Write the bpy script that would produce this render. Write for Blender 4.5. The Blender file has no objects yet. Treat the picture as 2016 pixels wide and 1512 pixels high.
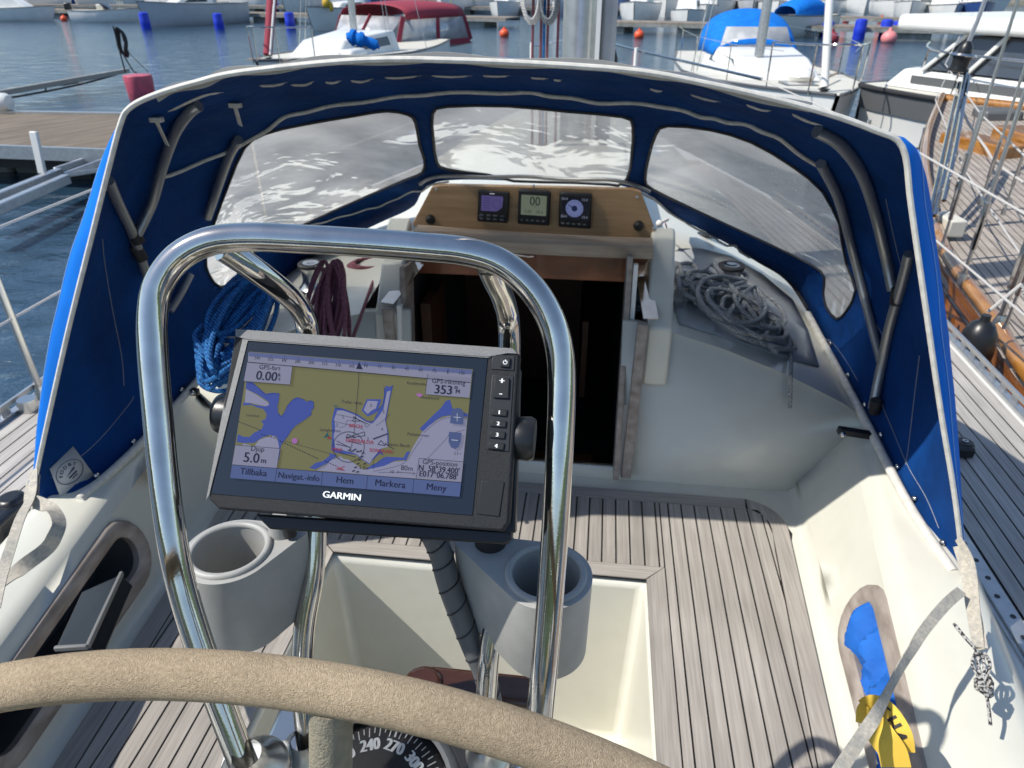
import bpy, bmesh, math, random
from mathutils import Vector as V, Matrix, Euler
from mathutils.geometry import delaunay_2d_cdt
random.seed(7)
R = math.radians
SC = bpy.context.scene
COL = SC.collection
# ---------------- camera, sky, sun, exposure ----------------
W0, H0, FPX = 2016, 1512, 1400.0
PITCH, YAW = R(29.6), R(7.0)
CAM = V((0, 0, 2.30))
Fd = V((-math.sin(YAW)*math.cos(PITCH), math.cos(YAW)*math.cos(PITCH), -math.sin(PITCH)))
Rt = V((math.cos(YAW), math.sin(YAW), 0)); Up = Rt.cross(Fd)
cd = bpy.data.cameras.new('camera'); cam = bpy.data.objects.new('camera', cd); COL.objects.link(cam)
cd.sensor_width = 36; cd.lens = 36*FPX/W0; cd.clip_start = .05; cd.clip_end = 2000
cam.matrix_world = Matrix.Translation(CAM) @ Matrix((( Rt.x, Up.x, -Fd.x), (Rt.y, Up.y, -Fd.y), (Rt.z, Up.z, -Fd.z))).to_4x4()
cd.dof.use_dof = True; cd.dof.focus_distance = .68; cd.dof.aperture_fstop = 15.0
SC.camera = cam
SUN = V((.80, .28, -1.0)).normalized()           # the way the light travels
w = bpy.data.worlds.new('World'); SC.world = w; w.use_nodes = True
nt = w.node_tree; sky = nt.nodes.new('ShaderNodeTexSky'); sky.sky_type = 'NISHITA'; sky.sun_disc = False
sky.sun_elevation = math.asin(-SUN.z); sky.sun_rotation = math.atan2(-SUN.x, -SUN.y)
sky.air_density = 1.0; sky.dust_density = .5; sky.ozone_density = 1.0
nt.links.new(sky.outputs[0], nt.nodes['Background'].inputs[0]); nt.nodes['Background'].inputs[1].default_value = .145
sd = bpy.data.lights.new('sun', 'SUN'); sd.energy = 4.7; sd.angle = R(.5); sd.color = (1, .95, .87)
so = bpy.data.objects.new('sun', sd); COL.objects.link(so); so.rotation_euler = SUN.to_track_quat('-Z', 'Y').to_euler()
SC.view_settings.view_transform = 'Standard'; SC.view_settings.look = 'None'
SC.view_settings.exposure = .15; SC.view_settings.gamma = 1
SC.cycles.max_bounces = 8; SC.cycles.transparent_max_bounces = 12; SC.cycles.caustics_reflective = False

# a line of sight in photograph pixels, met with a real plane in the place
def ray(x, y): return Fd + Rt*((x-1008)/FPX) - Up*((y-756)/FPX)
def PZ(x, y, z): r = ray(x, y); return CAM + r*((z-CAM.z)/r.z)
def PY(x, y, Y): r = ray(x, y); return CAM + r*((Y-CAM.y)/r.y)
def PX(x, y, X): r = ray(x, y); return CAM + r*((X-CAM.x)/r.x)
def PD(x, y, d): return CAM + ray(x, y)*d
def proj(q): v = V(q)-CAM; d = v.dot(Fd); return (1008+FPX*v.dot(Rt)/d, 756-FPX*v.dot(Up)/d)
WATER = -.30
XC = -.235

# ---------------- materials ----------------
def srgb(r, g, b):
    f = lambda c: (c/255/12.92) if c <= 10 else ((c/255+.055)/1.055)**2.4
    return (f(r), f(g), f(b))
def M(name, col, rough=.5, metal=0, col2=None, ns=6, det=4, bump=0, bs=40, stretch=(1,1,1), coat=0, spec=.5, lo=.35, hi=.65, emit=0, bdist=.002, alpha=1, wave=None):
    m = bpy.data.materials.new(name); m.use_nodes = True; t = m.node_tree; b = t.nodes['Principled BSDF']; L = t.links.new
    b.inputs['Base Color'].default_value = (*col, 1); b.inputs['Roughness'].default_value = rough; b.inputs['Metallic'].default_value = metal
    b.inputs['Coat Weight'].default_value = coat; b.inputs['Coat Roughness'].default_value = .05; b.inputs['Specular IOR Level'].default_value = spec
    b.inputs['Alpha'].default_value = alpha
    tc = t.nodes.new('ShaderNodeTexCoord'); mp = t.nodes.new('ShaderNodeMapping'); L(tc.outputs['Object'], mp.inputs[0]); mp.inputs['Scale'].default_value = stretch
    if col2:
        n = t.nodes.new('ShaderNodeTexNoise'); n.inputs['Scale'].default_value = ns; n.inputs['Detail'].default_value = det; L(mp.outputs[0], n.inputs[0])
        r = t.nodes.new('ShaderNodeValToRGB'); r.color_ramp.elements[0].position = lo; r.color_ramp.elements[1].position = hi
        r.color_ramp.elements[0].color = (*col, 1); r.color_ramp.elements[1].color = (*col2, 1); L(n.outputs[0], r.inputs[0]); L(r.outputs[0], b.inputs['Base Color'])
        if emit: L(r.outputs[0], b.inputs['Emission Color'])
    if emit:
        b.inputs['Emission Color'].default_value = (*col, 1); b.inputs['Emission Strength'].default_value = emit
    if bump:
        n = t.nodes.new('ShaderNodeTexNoise'); n.inputs['Scale'].default_value = bs; n.inputs['Detail'].default_value = 3; L(mp.outputs[0], n.inputs[0])
        h = n.outputs[0]
        if wave:
            wv = t.nodes.new('ShaderNodeTexWave'); wv.inputs['Scale'].default_value = wave; wv.bands_direction = 'DIAGONAL'; L(mp.outputs[0], wv.inputs[0]); h = wv.outputs[0]
        bp = t.nodes.new('ShaderNodeBump'); bp.inputs['Strength'].default_value = bump; bp.inputs['Distance'].default_value = bdist
        L(h, bp.inputs['Height']); L(bp.outputs[0], b.inputs['Normal'])
    return m
CREAM = M('gelcoat_cream', (.66,.65,.565), .28, col2=(.63,.62,.535), ns=3, coat=.25)
WHITE = M('gelcoat_white', (.80,.80,.77), .3, col2=(.73,.73,.70), ns=2, coat=.2)
DECKGREY = M('nonskid_grey', (.40,.43,.44), .7, bump=.5, bs=600, bdist=.001)
STEEL = M('polished_steel', (.66,.64,.60), .06, 1, col2=(.55,.53,.50), ns=30)
def vary_rough(m, lo, hi, sc, bmp=0):
    t = m.node_tree; b = t.nodes['Principled BSDF']; tc = t.nodes.new('ShaderNodeTexCoord'); n = t.nodes.new('ShaderNodeTexNoise'); n.inputs['Scale'].default_value = sc; n.inputs['Detail'].default_value = 6; t.links.new(tc.outputs['Object'], n.inputs[0])
    r = t.nodes.new('ShaderNodeMapRange'); r.inputs[1].default_value = .35; r.inputs[2].default_value = .7; r.inputs[3].default_value = lo; r.inputs[4].default_value = hi; t.links.new(n.outputs[0], r.inputs[0]); t.links.new(r.outputs[0], b.inputs['Roughness'])
    if bmp:
        n2 = t.nodes.new('ShaderNodeTexNoise'); n2.inputs['Scale'].default_value = 500; t.links.new(tc.outputs['Object'], n2.inputs[0]); bp = t.nodes.new('ShaderNodeBump'); bp.inputs['Strength'].default_value = bmp; bp.inputs['Distance'].default_value = .0003; t.links.new(n2.outputs[0], bp.inputs['Height']); t.links.new(bp.outputs[0], b.inputs['Normal'])
vary_rough(STEEL, .035, .16, 22, .12)
STEELB = M('brushed_steel', (.60,.60,.58), .28, 1)
TUBEG = M('grey_tube', (.40,.40,.39), .35, .7)
ALU = M('aluminium', (.62,.63,.63), .35, .85, col2=(.52,.53,.54), ns=20)
BLK = M('black_plastic', (.012,.013,.015), .35, bump=.2, bs=900, bdist=.0004)
BLKM = M('black_matt', (.02,.02,.022), .7)
DEV = M('device_case', (.018,.019,.021), .5, bump=1.0, bs=1600, bdist=.0006, col2=(.030,.032,.035), ns=900, det=1, spec=.2)
GLASSB = M('bezel_glass', (.008,.012,.018), .04, coat=.6, spec=.6)
CANVASIN = M('blue_canvas_shaded_inside', (.002,.040,.175), .85, bump=.6, bs=9, col2=(.002,.034,.155), ns=5, bdist=.03, spec=.15)  # same cloth as outside, darkened to put the hood's inner shade into its colour
CANVAS = M('blue_canvas', (.006,.17,.66), .85, bump=.35, bs=1500, col2=(.005,.15,.60), ns=5, bdist=.0006, spec=.15)
CANVASB = M('bright_blue_canvas', (.01,.19,.66), .8, spec=.15, col2=(.008,.15,.56), ns=6)
PIPING = M('piping_offwhite', (.66,.64,.58), .6, bump=.3, bs=700, bdist=.0005)
WEB = M('webbing_beige', (.56,.51,.42), .85, bump=.8, bs=900, stretch=(1,1,1), bdist=.001, col2=(.42,.40,.35), ns=60)
DARKEDGE = M('dark_binding', (.02,.02,.025), .5)
SUEDE = M('suede', (.60,.47,.32), .95, col2=(.37,.29,.19), ns=420, bump=1.0, bs=1100, bdist=.002, spec=.1, det=3, lo=.25, hi=.75)
SUEDED = M('suede_dark', (.30,.27,.20), .9, bump=.8, bs=500, bdist=.002, spec=.1, col2=(.24,.22,.17), ns=120)
GREYP = M('grey_cupholder', (.42,.42,.40), .45, bump=.35, bs=1200, bdist=.0005, col2=(.38,.38,.365), ns=8)
ROPEG = M('rope_grey', (.20,.215,.225), .9, bump=1, bs=300, bdist=.003, wave=60, col2=(.36,.37,.375), ns=210, det=1)
ROPEB = M('rope_blue', (.004,.07,.27), .75, bump=1, bs=300, bdist=.003, wave=60, col2=(.02,.20,.50), ns=190)
ROPER = M('rope_burgundy', (.16,.035,.06), .85, bump=1, bs=300, bdist=.002, wave=90, col2=(.30,.11,.13), ns=200)
ROPEW = M('rope_white', (.6,.58,.55), .85, bump=1, bdist=.002, wave=80)
ROPEBW = M('rope_black_white', (.02,.02,.022), .8, col2=(.42,.41,.39), ns=230, lo=.45, hi=.55, det=1)
RED = M('red_paint', (.55,.04,.03), .5)
ORANGE = M('orange_buoy', (.80,.10,.03), .45)
PINK = M('pink_buoy', (.62,.10,.16), .5, col2=(.42,.08,.12), ns=5)
BARREL = M('blue_barrel', (.01,.04,.55), .45)
MAROON = M('maroon_canvas', (.28,.03,.055), .8)
YEL = M('yellow_webbing', (.72,.48,.06), .8, bump=.6, bs=900, bdist=.0008)
DKWIN = M('tinted_window', (.03,.035,.04), .08, spec=.6)
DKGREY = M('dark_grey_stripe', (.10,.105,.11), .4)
NAVY = M('navy', (.02,.03,.08), .5)
CONC = M('concrete', (.30,.31,.30), .9, col2=(.18,.19,.17), ns=3)
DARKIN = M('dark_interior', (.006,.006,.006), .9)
GREEN = M('green_leaf', (.05,.09,.03), .9, col2=(.09,.12,.05), ns=2)
def wood(name, a, b_, rough=.6, coat=0, axis=(1,1,1), sc=9, bump=.3):
    return M(name, a, rough, col2=b_, ns=sc, det=8, bump=bump, bs=60, stretch=axis, coat=coat, lo=.3, hi=.7, bdist=.0012)
TEAK = wood('teak_weathered', (.295,.268,.238), (.42,.388,.348), .75, axis=(75,2.2,75), sc=3)
TEAKX = wood('teak_weathered_across', (.295,.268,.238), (.42,.388,.348), .75, axis=(2.2,75,75), sc=3)
TEAKG = wood('teak_grey_trim', (.22,.18,.15), (.40,.35,.31), .7, axis=(10,3,10), sc=4)
TEAKP = wood('teak_panel', (.31,.18,.08), (.46,.29,.15), .45, coat=.15, axis=(1.5,20,20), sc=3)
TEAKS = wood('teak_sill', (.26,.19,.13), (.44,.36,.27), .6, axis=(1.5,20,20), sc=3)
VARN = wood('varnished_wood', (.23,.085,.015), (.42,.20,.045), .22, coat=.8, axis=(8,1.5,8), sc=3, bump=.1)
MAHOG = wood('mahogany', (.13,.04,.018), (.22,.075,.03), .3, coat=.5, axis=(2,8,8), sc=3, bump=.1)
DOCKW = wood('dock_wood', (.16,.135,.11), (.30,.26,.215), .85, axis=(1,10,1), sc=3)
CAULK = M('black_caulk', (.012,.012,.012), .6)

def plank_tint(m, width, axis=0):          # each plank its own slight tone
    t = m.node_tree; L = t.links.new; b = t.nodes['Principled BSDF']; src = b.inputs['Base Color'].links[0].from_socket
    tc = t.nodes.new('ShaderNodeTexCoord'); sp = t.nodes.new('ShaderNodeSeparateXYZ'); L(tc.outputs['Object'], sp.inputs[0])
    d = t.nodes.new('ShaderNodeMath'); d.operation = 'DIVIDE'; d.inputs[1].default_value = width; L(sp.outputs[axis], d.inputs[0])
    fl = t.nodes.new('ShaderNodeMath'); fl.operation = 'FLOOR'; L(d.outputs[0], fl.inputs[0])
    wn = t.nodes.new('ShaderNodeTexWhiteNoise'); wn.noise_dimensions = '1D'; L(fl.outputs[0], wn.inputs['W'])
    mr = t.nodes.new('ShaderNodeMapRange'); mr.inputs[3].default_value = .86; mr.inputs[4].default_value = 1.1; L(wn.outputs[0], mr.inputs[0])
    n2 = t.nodes.new('ShaderNodeTexNoise'); n2.inputs['Scale'].default_value = 5; L(tc.outputs['Object'], n2.inputs[0])
    m2 = t.nodes.new('ShaderNodeMapRange'); m2.inputs[1].default_value=.3; m2.inputs[2].default_value=.7; m2.inputs[3].default_value = .88; m2.inputs[4].default_value = 1.08; L(n2.outputs[0], m2.inputs[0])
    mu = t.nodes.new('ShaderNodeMath'); mu.operation = 'MULTIPLY'; L(mr.outputs[0], mu.inputs[0]); L(m2.outputs[0], mu.inputs[1])
    vm = t.nodes.new('ShaderNodeVectorMath'); vm.operation = 'SCALE'; L(src, vm.inputs[0]); L(mu.outputs[0], vm.inputs['Scale']); L(vm.outputs[0], b.inputs['Base Color'])
def mottle(m, sc, lo, hi, det=4, a=.35, b_=.65):      # large soft tone changes and wear of the material itself
    t = m.node_tree; L = t.links.new; b = t.nodes['Principled BSDF']; src = b.inputs['Base Color'].links[0].from_socket if b.inputs['Base Color'].links else None
    if src is None: rgb = t.nodes.new('ShaderNodeRGB'); rgb.outputs[0].default_value = b.inputs['Base Color'].default_value; src = rgb.outputs[0]
    tc = t.nodes.new('ShaderNodeTexCoord'); n = t.nodes.new('ShaderNodeTexNoise'); n.inputs['Scale'].default_value = sc; n.inputs['Detail'].default_value = det; L(tc.outputs['Object'], n.inputs[0])
    r = t.nodes.new('ShaderNodeMapRange'); r.inputs[1].default_value = a; r.inputs[2].default_value = b_; r.inputs[3].default_value = lo; r.inputs[4].default_value = hi; L(n.outputs[0], r.inputs[0])
    vm = t.nodes.new('ShaderNodeVectorMath'); vm.operation = 'SCALE'; L(src, vm.inputs[0]); L(r.outputs[0], vm.inputs['Scale']); L(vm.outputs[0], b.inputs['Base Color'])
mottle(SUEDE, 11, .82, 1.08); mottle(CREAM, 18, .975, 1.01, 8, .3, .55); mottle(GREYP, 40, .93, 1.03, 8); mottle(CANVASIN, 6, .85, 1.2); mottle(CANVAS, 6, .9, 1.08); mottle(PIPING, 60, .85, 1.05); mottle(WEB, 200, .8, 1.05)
plank_tint(TEAK, .038); plank_tint(DOCKW, .14, 0)

def vinyl():                                # clear window film, creased and scuffed
    m = bpy.data.materials.new('window_vinyl'); m.use_nodes = True; t = m.node_tree; L = t.links.new; N = t.nodes.new
    b = t.nodes['Principled BSDF']; out = t.nodes['Material Output']
    b.inputs['Base Color'].default_value = (.88,.86,.81,1); b.inputs['Roughness'].default_value = .20; b.inputs['Specular IOR Level'].default_value = 1.0
    tc = N('ShaderNodeTexCoord'); mp = N('ShaderNodeMapping'); mp.inputs['Rotation'].default_value = (.3,.6,.5); mp.inputs['Scale'].default_value = (1,1,1.7); L(tc.outputs['Object'], mp.inputs[0])
    n = N('ShaderNodeTexNoise'); n.inputs['Scale'].default_value = 3.2; n.inputs['Detail'].default_value = 3; n.inputs['Distortion'].default_value = 1.0; L(mp.outputs[0], n.inputs[0])
    bp = N('ShaderNodeBump'); bp.inputs['Strength'].default_value = 1; bp.inputs['Distance'].default_value = .02; L(n.outputs[0], bp.inputs['Height']); L(bp.outputs[0], b.inputs['Normal'])
    rf = N('ShaderNodeBsdfRefraction'); rf.inputs['IOR'].default_value = 1.12; rf.inputs['Roughness'].default_value = .10; rf.inputs[0].default_value = (1,1,.98,1); L(bp.outputs[0], rf.inputs['Normal'])
    tr = N('ShaderNodeBsdfTransparent'); tr.inputs[0].default_value = (1,1,.98,1)
    tl = N('ShaderNodeBsdfTranslucent'); tl.inputs[0].default_value = (1,.98,.94,1)
    cr = N('ShaderNodeTexNoise'); cr.noise_type = 'RIDGED_MULTIFRACTAL'; cr.inputs['Scale'].default_value = 1.5; cr.inputs['Detail'].default_value = 3; cr.inputs['Distortion'].default_value = .8; L(mp.outputs[0], cr.inputs[0])
    r = N('ShaderNodeMapRange'); r.inputs[1].default_value = .45; r.inputs[2].default_value = 1.7; r.inputs[3].default_value = .40; r.inputs[4].default_value = .95
    c2 = N('ShaderNodeTexNoise'); c2.noise_type = 'RIDGED_MULTIFRACTAL'; c2.inputs['Scale'].default_value = 5.5; c2.inputs['Detail'].default_value = 2; c2.inputs['Distortion'].default_value = 1.4; L(mp.outputs[0], c2.inputs[0])
    av = N('ShaderNodeMath'); av.operation = 'MULTIPLY_ADD'; av.inputs[1].default_value = .55; L(c2.outputs[0], av.inputs[0]); hf = N('ShaderNodeMath'); hf.operation = 'MULTIPLY'; hf.inputs[1].default_value = .6; L(cr.outputs[0], hf.inputs[0]); L(hf.outputs[0], av.inputs[2]); L(av.outputs[0], r.inputs[0])
    cl = N('ShaderNodeMix'); cl.data_type = 'FLOAT'; n3 = N('ShaderNodeTexNoise'); n3.inputs['Scale'].default_value = 4; n3.inputs['Detail'].default_value = 6; L(mp.outputs[0], n3.inputs[0])
    r3 = N('ShaderNodeMapRange'); r3.inputs[1].default_value = .4; r3.inputs[2].default_value = .65; r3.inputs[3].default_value = .75; r3.inputs[4].default_value = 1.25; L(n3.outputs[0], r3.inputs[0])
    mu = N('ShaderNodeMath'); mu.operation = 'MULTIPLY'; mu.use_clamp = True; L(r.outputs[0], mu.inputs[0]); L(r3.outputs[0], mu.inputs[1])
    m0 = N('ShaderNodeMixShader'); m0.inputs[0].default_value = .62; L(tr.outputs[0], m0.inputs[1]); L(rf.outputs[0], m0.inputs[2])
    m1 = N('ShaderNodeMixShader'); m1.inputs[0].default_value = .5; L(b.outputs[0], m1.inputs[1]); L(tl.outputs[0], m1.inputs[2])
    m2 = N('ShaderNodeMixShader'); L(mu.outputs[0], m2.inputs[0]); L(m0.outputs[0], m2.inputs[1]); L(m1.outputs[0], m2.inputs[2]); L(m2.outputs[0], out.inputs[0])
    return m
VINYL = vinyl()
def water_mat():
    m = M('water', (.020,.052,.090), .06, spec=.6); t = m.node_tree; L = t.links.new; b = t.nodes['Principled BSDF']
    tc = t.nodes.new('ShaderNodeTexCoord'); mp = t.nodes.new('ShaderNodeMapping'); mp.inputs['Scale'].default_value = (1,1.8,1); mp.inputs['Rotation'].default_value=(0,0,.3); L(tc.outputs['Object'], mp.inputs[0])
    n = t.nodes.new('ShaderNodeTexNoise'); n.inputs['Scale'].default_value = 1.3; n.inputs['Detail'].default_value = 6; n.inputs['Roughness'].default_value = .6; n.inputs['Distortion'].default_value=.6; L(mp.outputs[0], n.inputs[0])
    bp = t.nodes.new('ShaderNodeBump'); bp.inputs['Strength'].default_value = 1; bp.inputs['Distance'].default_value = .07; L(n.outputs[0], bp.inputs['Height']); L(bp.outputs[0], b.inputs['Normal'])
    return m
WAT = water_mat()

# ---------------- mesh helpers ----------------
def catmull(pts, n=8, closed=False):
    pts = [V(p) for p in pts]; out = []; N = len(pts)
    for i in range(N if closed else N-1):
        if closed: a, b, c, d = pts[i-1], pts[i], pts[(i+1) % N], pts[(i+2) % N]
        else: a, b, c, d = pts[max(i-1,0)], pts[i], pts[i+1], pts[min(i+2,N-1)]
        for k in range(n):
            t = k/n; out.append(.5*((2*b)+(c-a)*t+(2*a-5*b+4*c-d)*t*t+(3*b-a-3*c+d)*t**3))
    if not closed: out.append(pts[-1])
    return out
class G:
    def __init__(s, M4=None): s.v = []; s.f = []; s.mi = []; s.M = M4 or Matrix.Identity(4); s.k = 0
    def add(s, vs, fs, k=None):
        o = len(s.v); s.v += [s.M @ V(p) for p in vs]; s.f += [[i+o for i in f] for f in fs]; s.mi += [s.k if k is None else k]*len(fs); return s
    def box(s, c, d, rot=None):
        x, y, z = d[0]/2, d[1]/2, d[2]/2; c = V(c); r = Euler(rot).to_matrix() if rot else Matrix.Identity(3)
        vs = [c + r @ V((a*x, b*y, e*z)) for a in (-1,1) for b in (-1,1) for e in (-1,1)]
        return s.add(vs, [(0,1,3,2),(4,6,7,5),(0,4,5,1),(2,3,7,6),(0,2,6,4),(1,5,7,3)])
    def beam(s, a, b, wd, h, up=(0,0,1)):
        a, b = V(a), V(b); d = (b-a).normalized(); sd_ = d.cross(V(up)); sd_ = sd_.normalized()*wd/2 if sd_.length > 1e-6 else V((wd/2,0,0)); u = sd_.cross(d).normalized()*h/2
        vs = [p+sx*sd_+su*u for p in (a,b) for sx in (-1,1) for su in (-1,1)]
        return s.add(vs, [(0,1,3,2),(4,6,7,5),(0,4,5,1),(2,3,7,6),(0,2,6,4),(1,5,7,3)])
    def tube(s, pts, r, seg=10, closed=False, n=0, caps=True, flat=None):
        if n: pts = catmull(pts, n, closed)
        pts = [V(p) for p in pts]; N = len(pts); rs = r if isinstance(r, (list, tuple)) else None
        T = [((pts[(i+1) % N] if closed or i < N-1 else pts[i]) - (pts[i-1] if closed or i > 0 else pts[i])).normalized() for i in range(N)]
        nrm = T[0].orthogonal().normalized(); vs = []; 
        if flat is not None: nrm = (V(flat) - T[0]*V(flat).dot(T[0])).normalized()
        for i in range(N):
            nrm = (nrm - T[i]*nrm.dot(T[i])).normalized(); bi = T[i].cross(nrm)
            rr = rs[min(len(rs)-1, int(i*(len(rs)-1)/max(N-1,1)+.5))] if rs else r
            for k in range(seg):
                a = 2*math.pi*k/seg; vs.append(pts[i] + (nrm*math.cos(a)+bi*math.sin(a))*rr)
        fs = [(i*seg+k, i*seg+(k+1) % seg, ((i+1) % N)*seg+(k+1) % seg, ((i+1) % N)*seg+k) for i in range(N if closed else N-1) for k in range(seg)]
        if caps and not closed: fs += [tuple(range(seg))[::-1], tuple(range((N-1)*seg, N*seg))]
        return s.add(vs, fs)
    def ribbon(s, pts, nrm, wd, th=.0015, n=0):   # flat strap; nrm: list or one facing direction
        if n: pts = catmull(pts, n)
        pts = [V(p) for p in pts]; N = len(pts); vs = []
        for i in range(N):
            T = (pts[min(i+1,N-1)]-pts[max(i-1,0)]).normalized()
            if isinstance(nrm, list):
                f = i/(N-1)*(len(nrm)-1); j = min(int(f), len(nrm)-2); q = V(nrm[j]).lerp(V(nrm[j+1]), f-j)
            else: q = V(nrm)
            q = (q - T*q.dot(T)).normalized(); sd_ = T.cross(q)
            vs += [pts[i]+sd_*wd/2+q*th/2, pts[i]-sd_*wd/2+q*th/2, pts[i]-sd_*wd/2-q*th/2, pts[i]+sd_*wd/2-q*th/2]
        fs = [(i*4+k, i*4+(k+1) % 4, i*4+4+(k+1) % 4, i*4+4+k) for i in range(N-1) for k in range(4)]+[(3,2,1,0),(N*4-4,N*4-3,N*4-2,N*4-1)]
        return s.add(vs, fs)
    def cyl(s, a, b, r, r2=None, seg=16):
        a, b = V(a), V(b); d = (b-a).normalized(); n1 = d.orthogonal().normalized(); n2 = d.cross(n1); r2 = r if r2 is None else r2
        vs = [a+(n1*math.cos(2*math.pi*k/seg)+n2*math.sin(2*math.pi*k/seg))*r for k in range(seg)]+[b+(n1*math.cos(2*math.pi*k/seg)+n2*math.sin(2*math.pi*k/seg))*r2 for k in range(seg)]
        return s.add(vs, [(k, (k+1) % seg, seg+(k+1) % seg, seg+k) for k in range(seg)]+[tuple(range(seg))[::-1], tuple(range(seg, 2*seg))])
    def lathe(s, prof, o=(0,0,0), ax=(0,0,1), seg=24):
        o = V(o); ax = V(ax).normalized(); n1 = ax.orthogonal().normalized(); n2 = ax.cross(n1); P = len(prof)
        vs = [o+ax*h+(n1*math.cos(2*math.pi*k/seg)+n2*math.sin(2*math.pi*k/seg))*max(r,1e-5) for k in range(seg) for r, h in prof]
        return s.add(vs, [(k*P+i, ((k+1) % seg)*P+i, ((k+1) % seg)*P+i+1, k*P+i+1) for k in range(seg) for i in range(P-1)])
    def sph(s, c, r, seg=16, sq=(1,1,1)):
        c = V(c); vs = []; n = seg//2
        for i in range(n+1):
            th = math.pi*i/n
            for k in range(seg): a = 2*math.pi*k/seg; vs.append(c+V((math.sin(th)*math.cos(a)*r*sq[0], math.sin(th)*math.sin(a)*r*sq[1], math.cos(th)*r*sq[2])))
        return s.add(vs, [(i*seg+k, (i+1)*seg+k, (i+1)*seg+(k+1) % seg, i*seg+(k+1) % seg) for i in range(n) for k in range(seg)])
    def poly(s, pts): return s.add(pts, [tuple(range(len(pts)))])
    def prism(s, pts, d):
        n = len(pts); d = V(d); pts = [V(p) for p in pts]
        return s.add(pts+[p+d for p in pts], [tuple(range(n)), tuple(range(2*n-1, n-1, -1))]+[(k, n+k, n+(k+1) % n, (k+1) % n) for k in range(n)])
    def grid(s, fn, nu, nv, cu=False):
        vs = [fn(i/nu, j/nv) for i in range(nu+1) for j in range(nv+1)]
        return s.add(vs, [(i*(nv+1)+j, (i+1)*(nv+1)+j, (i+1)*(nv+1)+j+1, i*(nv+1)+j+1) for i in range(nu) for j in range(nv)])
    def text(s, txt, size, M4, align='CENTER', bold=0.0, wd=1.0, depth=0):
        if bold:
            for k, dx in enumerate((-bold, 0, bold)): s.text(txt, size, M4 @ Matrix.Translation((dx, 0, .00003*k)), align, 0, wd)
            return s
        c = bpy.data.curves.new('t', 'FONT'); c.body = txt; c.size = size; c.align_x = align; c.align_y = 'CENTER'; c.offset = bold; c.extrude = depth; c.resolution_u = 3
        o = bpy.data.objects.new('t', c); me = bpy.data.meshes.new_from_object(o)
        X = M4 @ Matrix.Diagonal((wd,1,1,1))
        s.add([X @ q.co for q in me.vertices], [list(p.vertices) for p in me.polygons])
        bpy.data.objects.remove(o); bpy.data.curves.remove(c); bpy.data.meshes.remove(me); return s
    def build(s, name, mat, parent=None, bevel=0, sharp=40, solid=0, seg=2, sub=0, flatshade=False):
        vs = s.v; loc = V((0,0,0))
        if parent is None and vs:
            loc = V(((min(p.x for p in vs)+max(p.x for p in vs))/2, (min(p.y for p in vs)+max(p.y for p in vs))/2, min(p.z for p in vs)))
        me = bpy.data.meshes.new(name); me.from_pydata([p-loc for p in vs], [], s.f); 
        for m_ in (mat if isinstance(mat, (list, tuple)) else [mat]): me.materials.append(m_)
        for p, k in zip(me.polygons, s.mi): p.material_index = k
        bm = bmesh.new(); bm.from_mesh(me); bmesh.ops.recalc_face_normals(bm, faces=bm.faces); bm.to_mesh(me); bm.free()
        if not flatshade: me.shade_smooth(); me.set_sharp_from_angle(angle=R(sharp))
        me.update(); o = bpy.data.objects.new(name, me); COL.objects.link(o); o.location = loc
        if parent is not None:
            o.parent = parent
            if parent.type == 'EMPTY': o.matrix_parent_inverse = Matrix.Translation(-parent.location)
            elif parent.parent is None: o.matrix_parent_inverse = Matrix.Translation(-parent.location)
        if solid: md = o.modifiers.new('solid', 'SOLIDIFY'); md.thickness = solid; md.offset = 0
        if bevel: md = o.modifiers.new('bevel', 'BEVEL'); md.width = bevel; md.segments = seg; md.limit_method = 'ANGLE'; md.angle_limit = R(35); md.harden_normals = False
        if sub: md = o.modifiers.new('sub', 'SUBSURF'); md.levels = md.render_levels = sub
        return o
def thing(name, loc, label, cat, group=None, kind=None):
    o = bpy.data.objects.new(name, None); COL.objects.link(o); o.location = loc; o.empty_display_size = .1
    return tag(o, label, cat, group, kind)
def tag(o, label=None, cat=None, group=None, kind=None):
    if label: o['label'] = label
    if cat: o['category'] = cat
    if group: o['group'] = group
    if kind: o['kind'] = kind
    return o
def copy_tree(o, loc, rz=None, parent=None):
    c = o.copy(); COL.objects.link(c)
    if parent: c.parent = parent
    else:
        c.location = loc
        if rz is not None: c.rotation_euler.z = rz
    for ch in [q for q in bpy.data.objects if q.parent == o]: copy_tree(ch, None, None, c)
    return c
def interp(tab, x):
    if x <= tab[0][0]: return tab[0][1]
    for (a, p), (b, q) in zip(tab, tab[1:]):
        if x <= b: return p+(q-p)*(x-a)/(b-a)
    return tab[-1][1]
def inpoly(p, poly):
    c = False; n = len(poly)
    for i in range(n):
        a, b = poly[i], poly[i-1]
        if (a[1] > p[1]) != (b[1] > p[1]) and p[0] < (b[0]-a[0])*(p[1]-a[1])/(b[1]-a[1])+a[0]: c = not c
    return c
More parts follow.
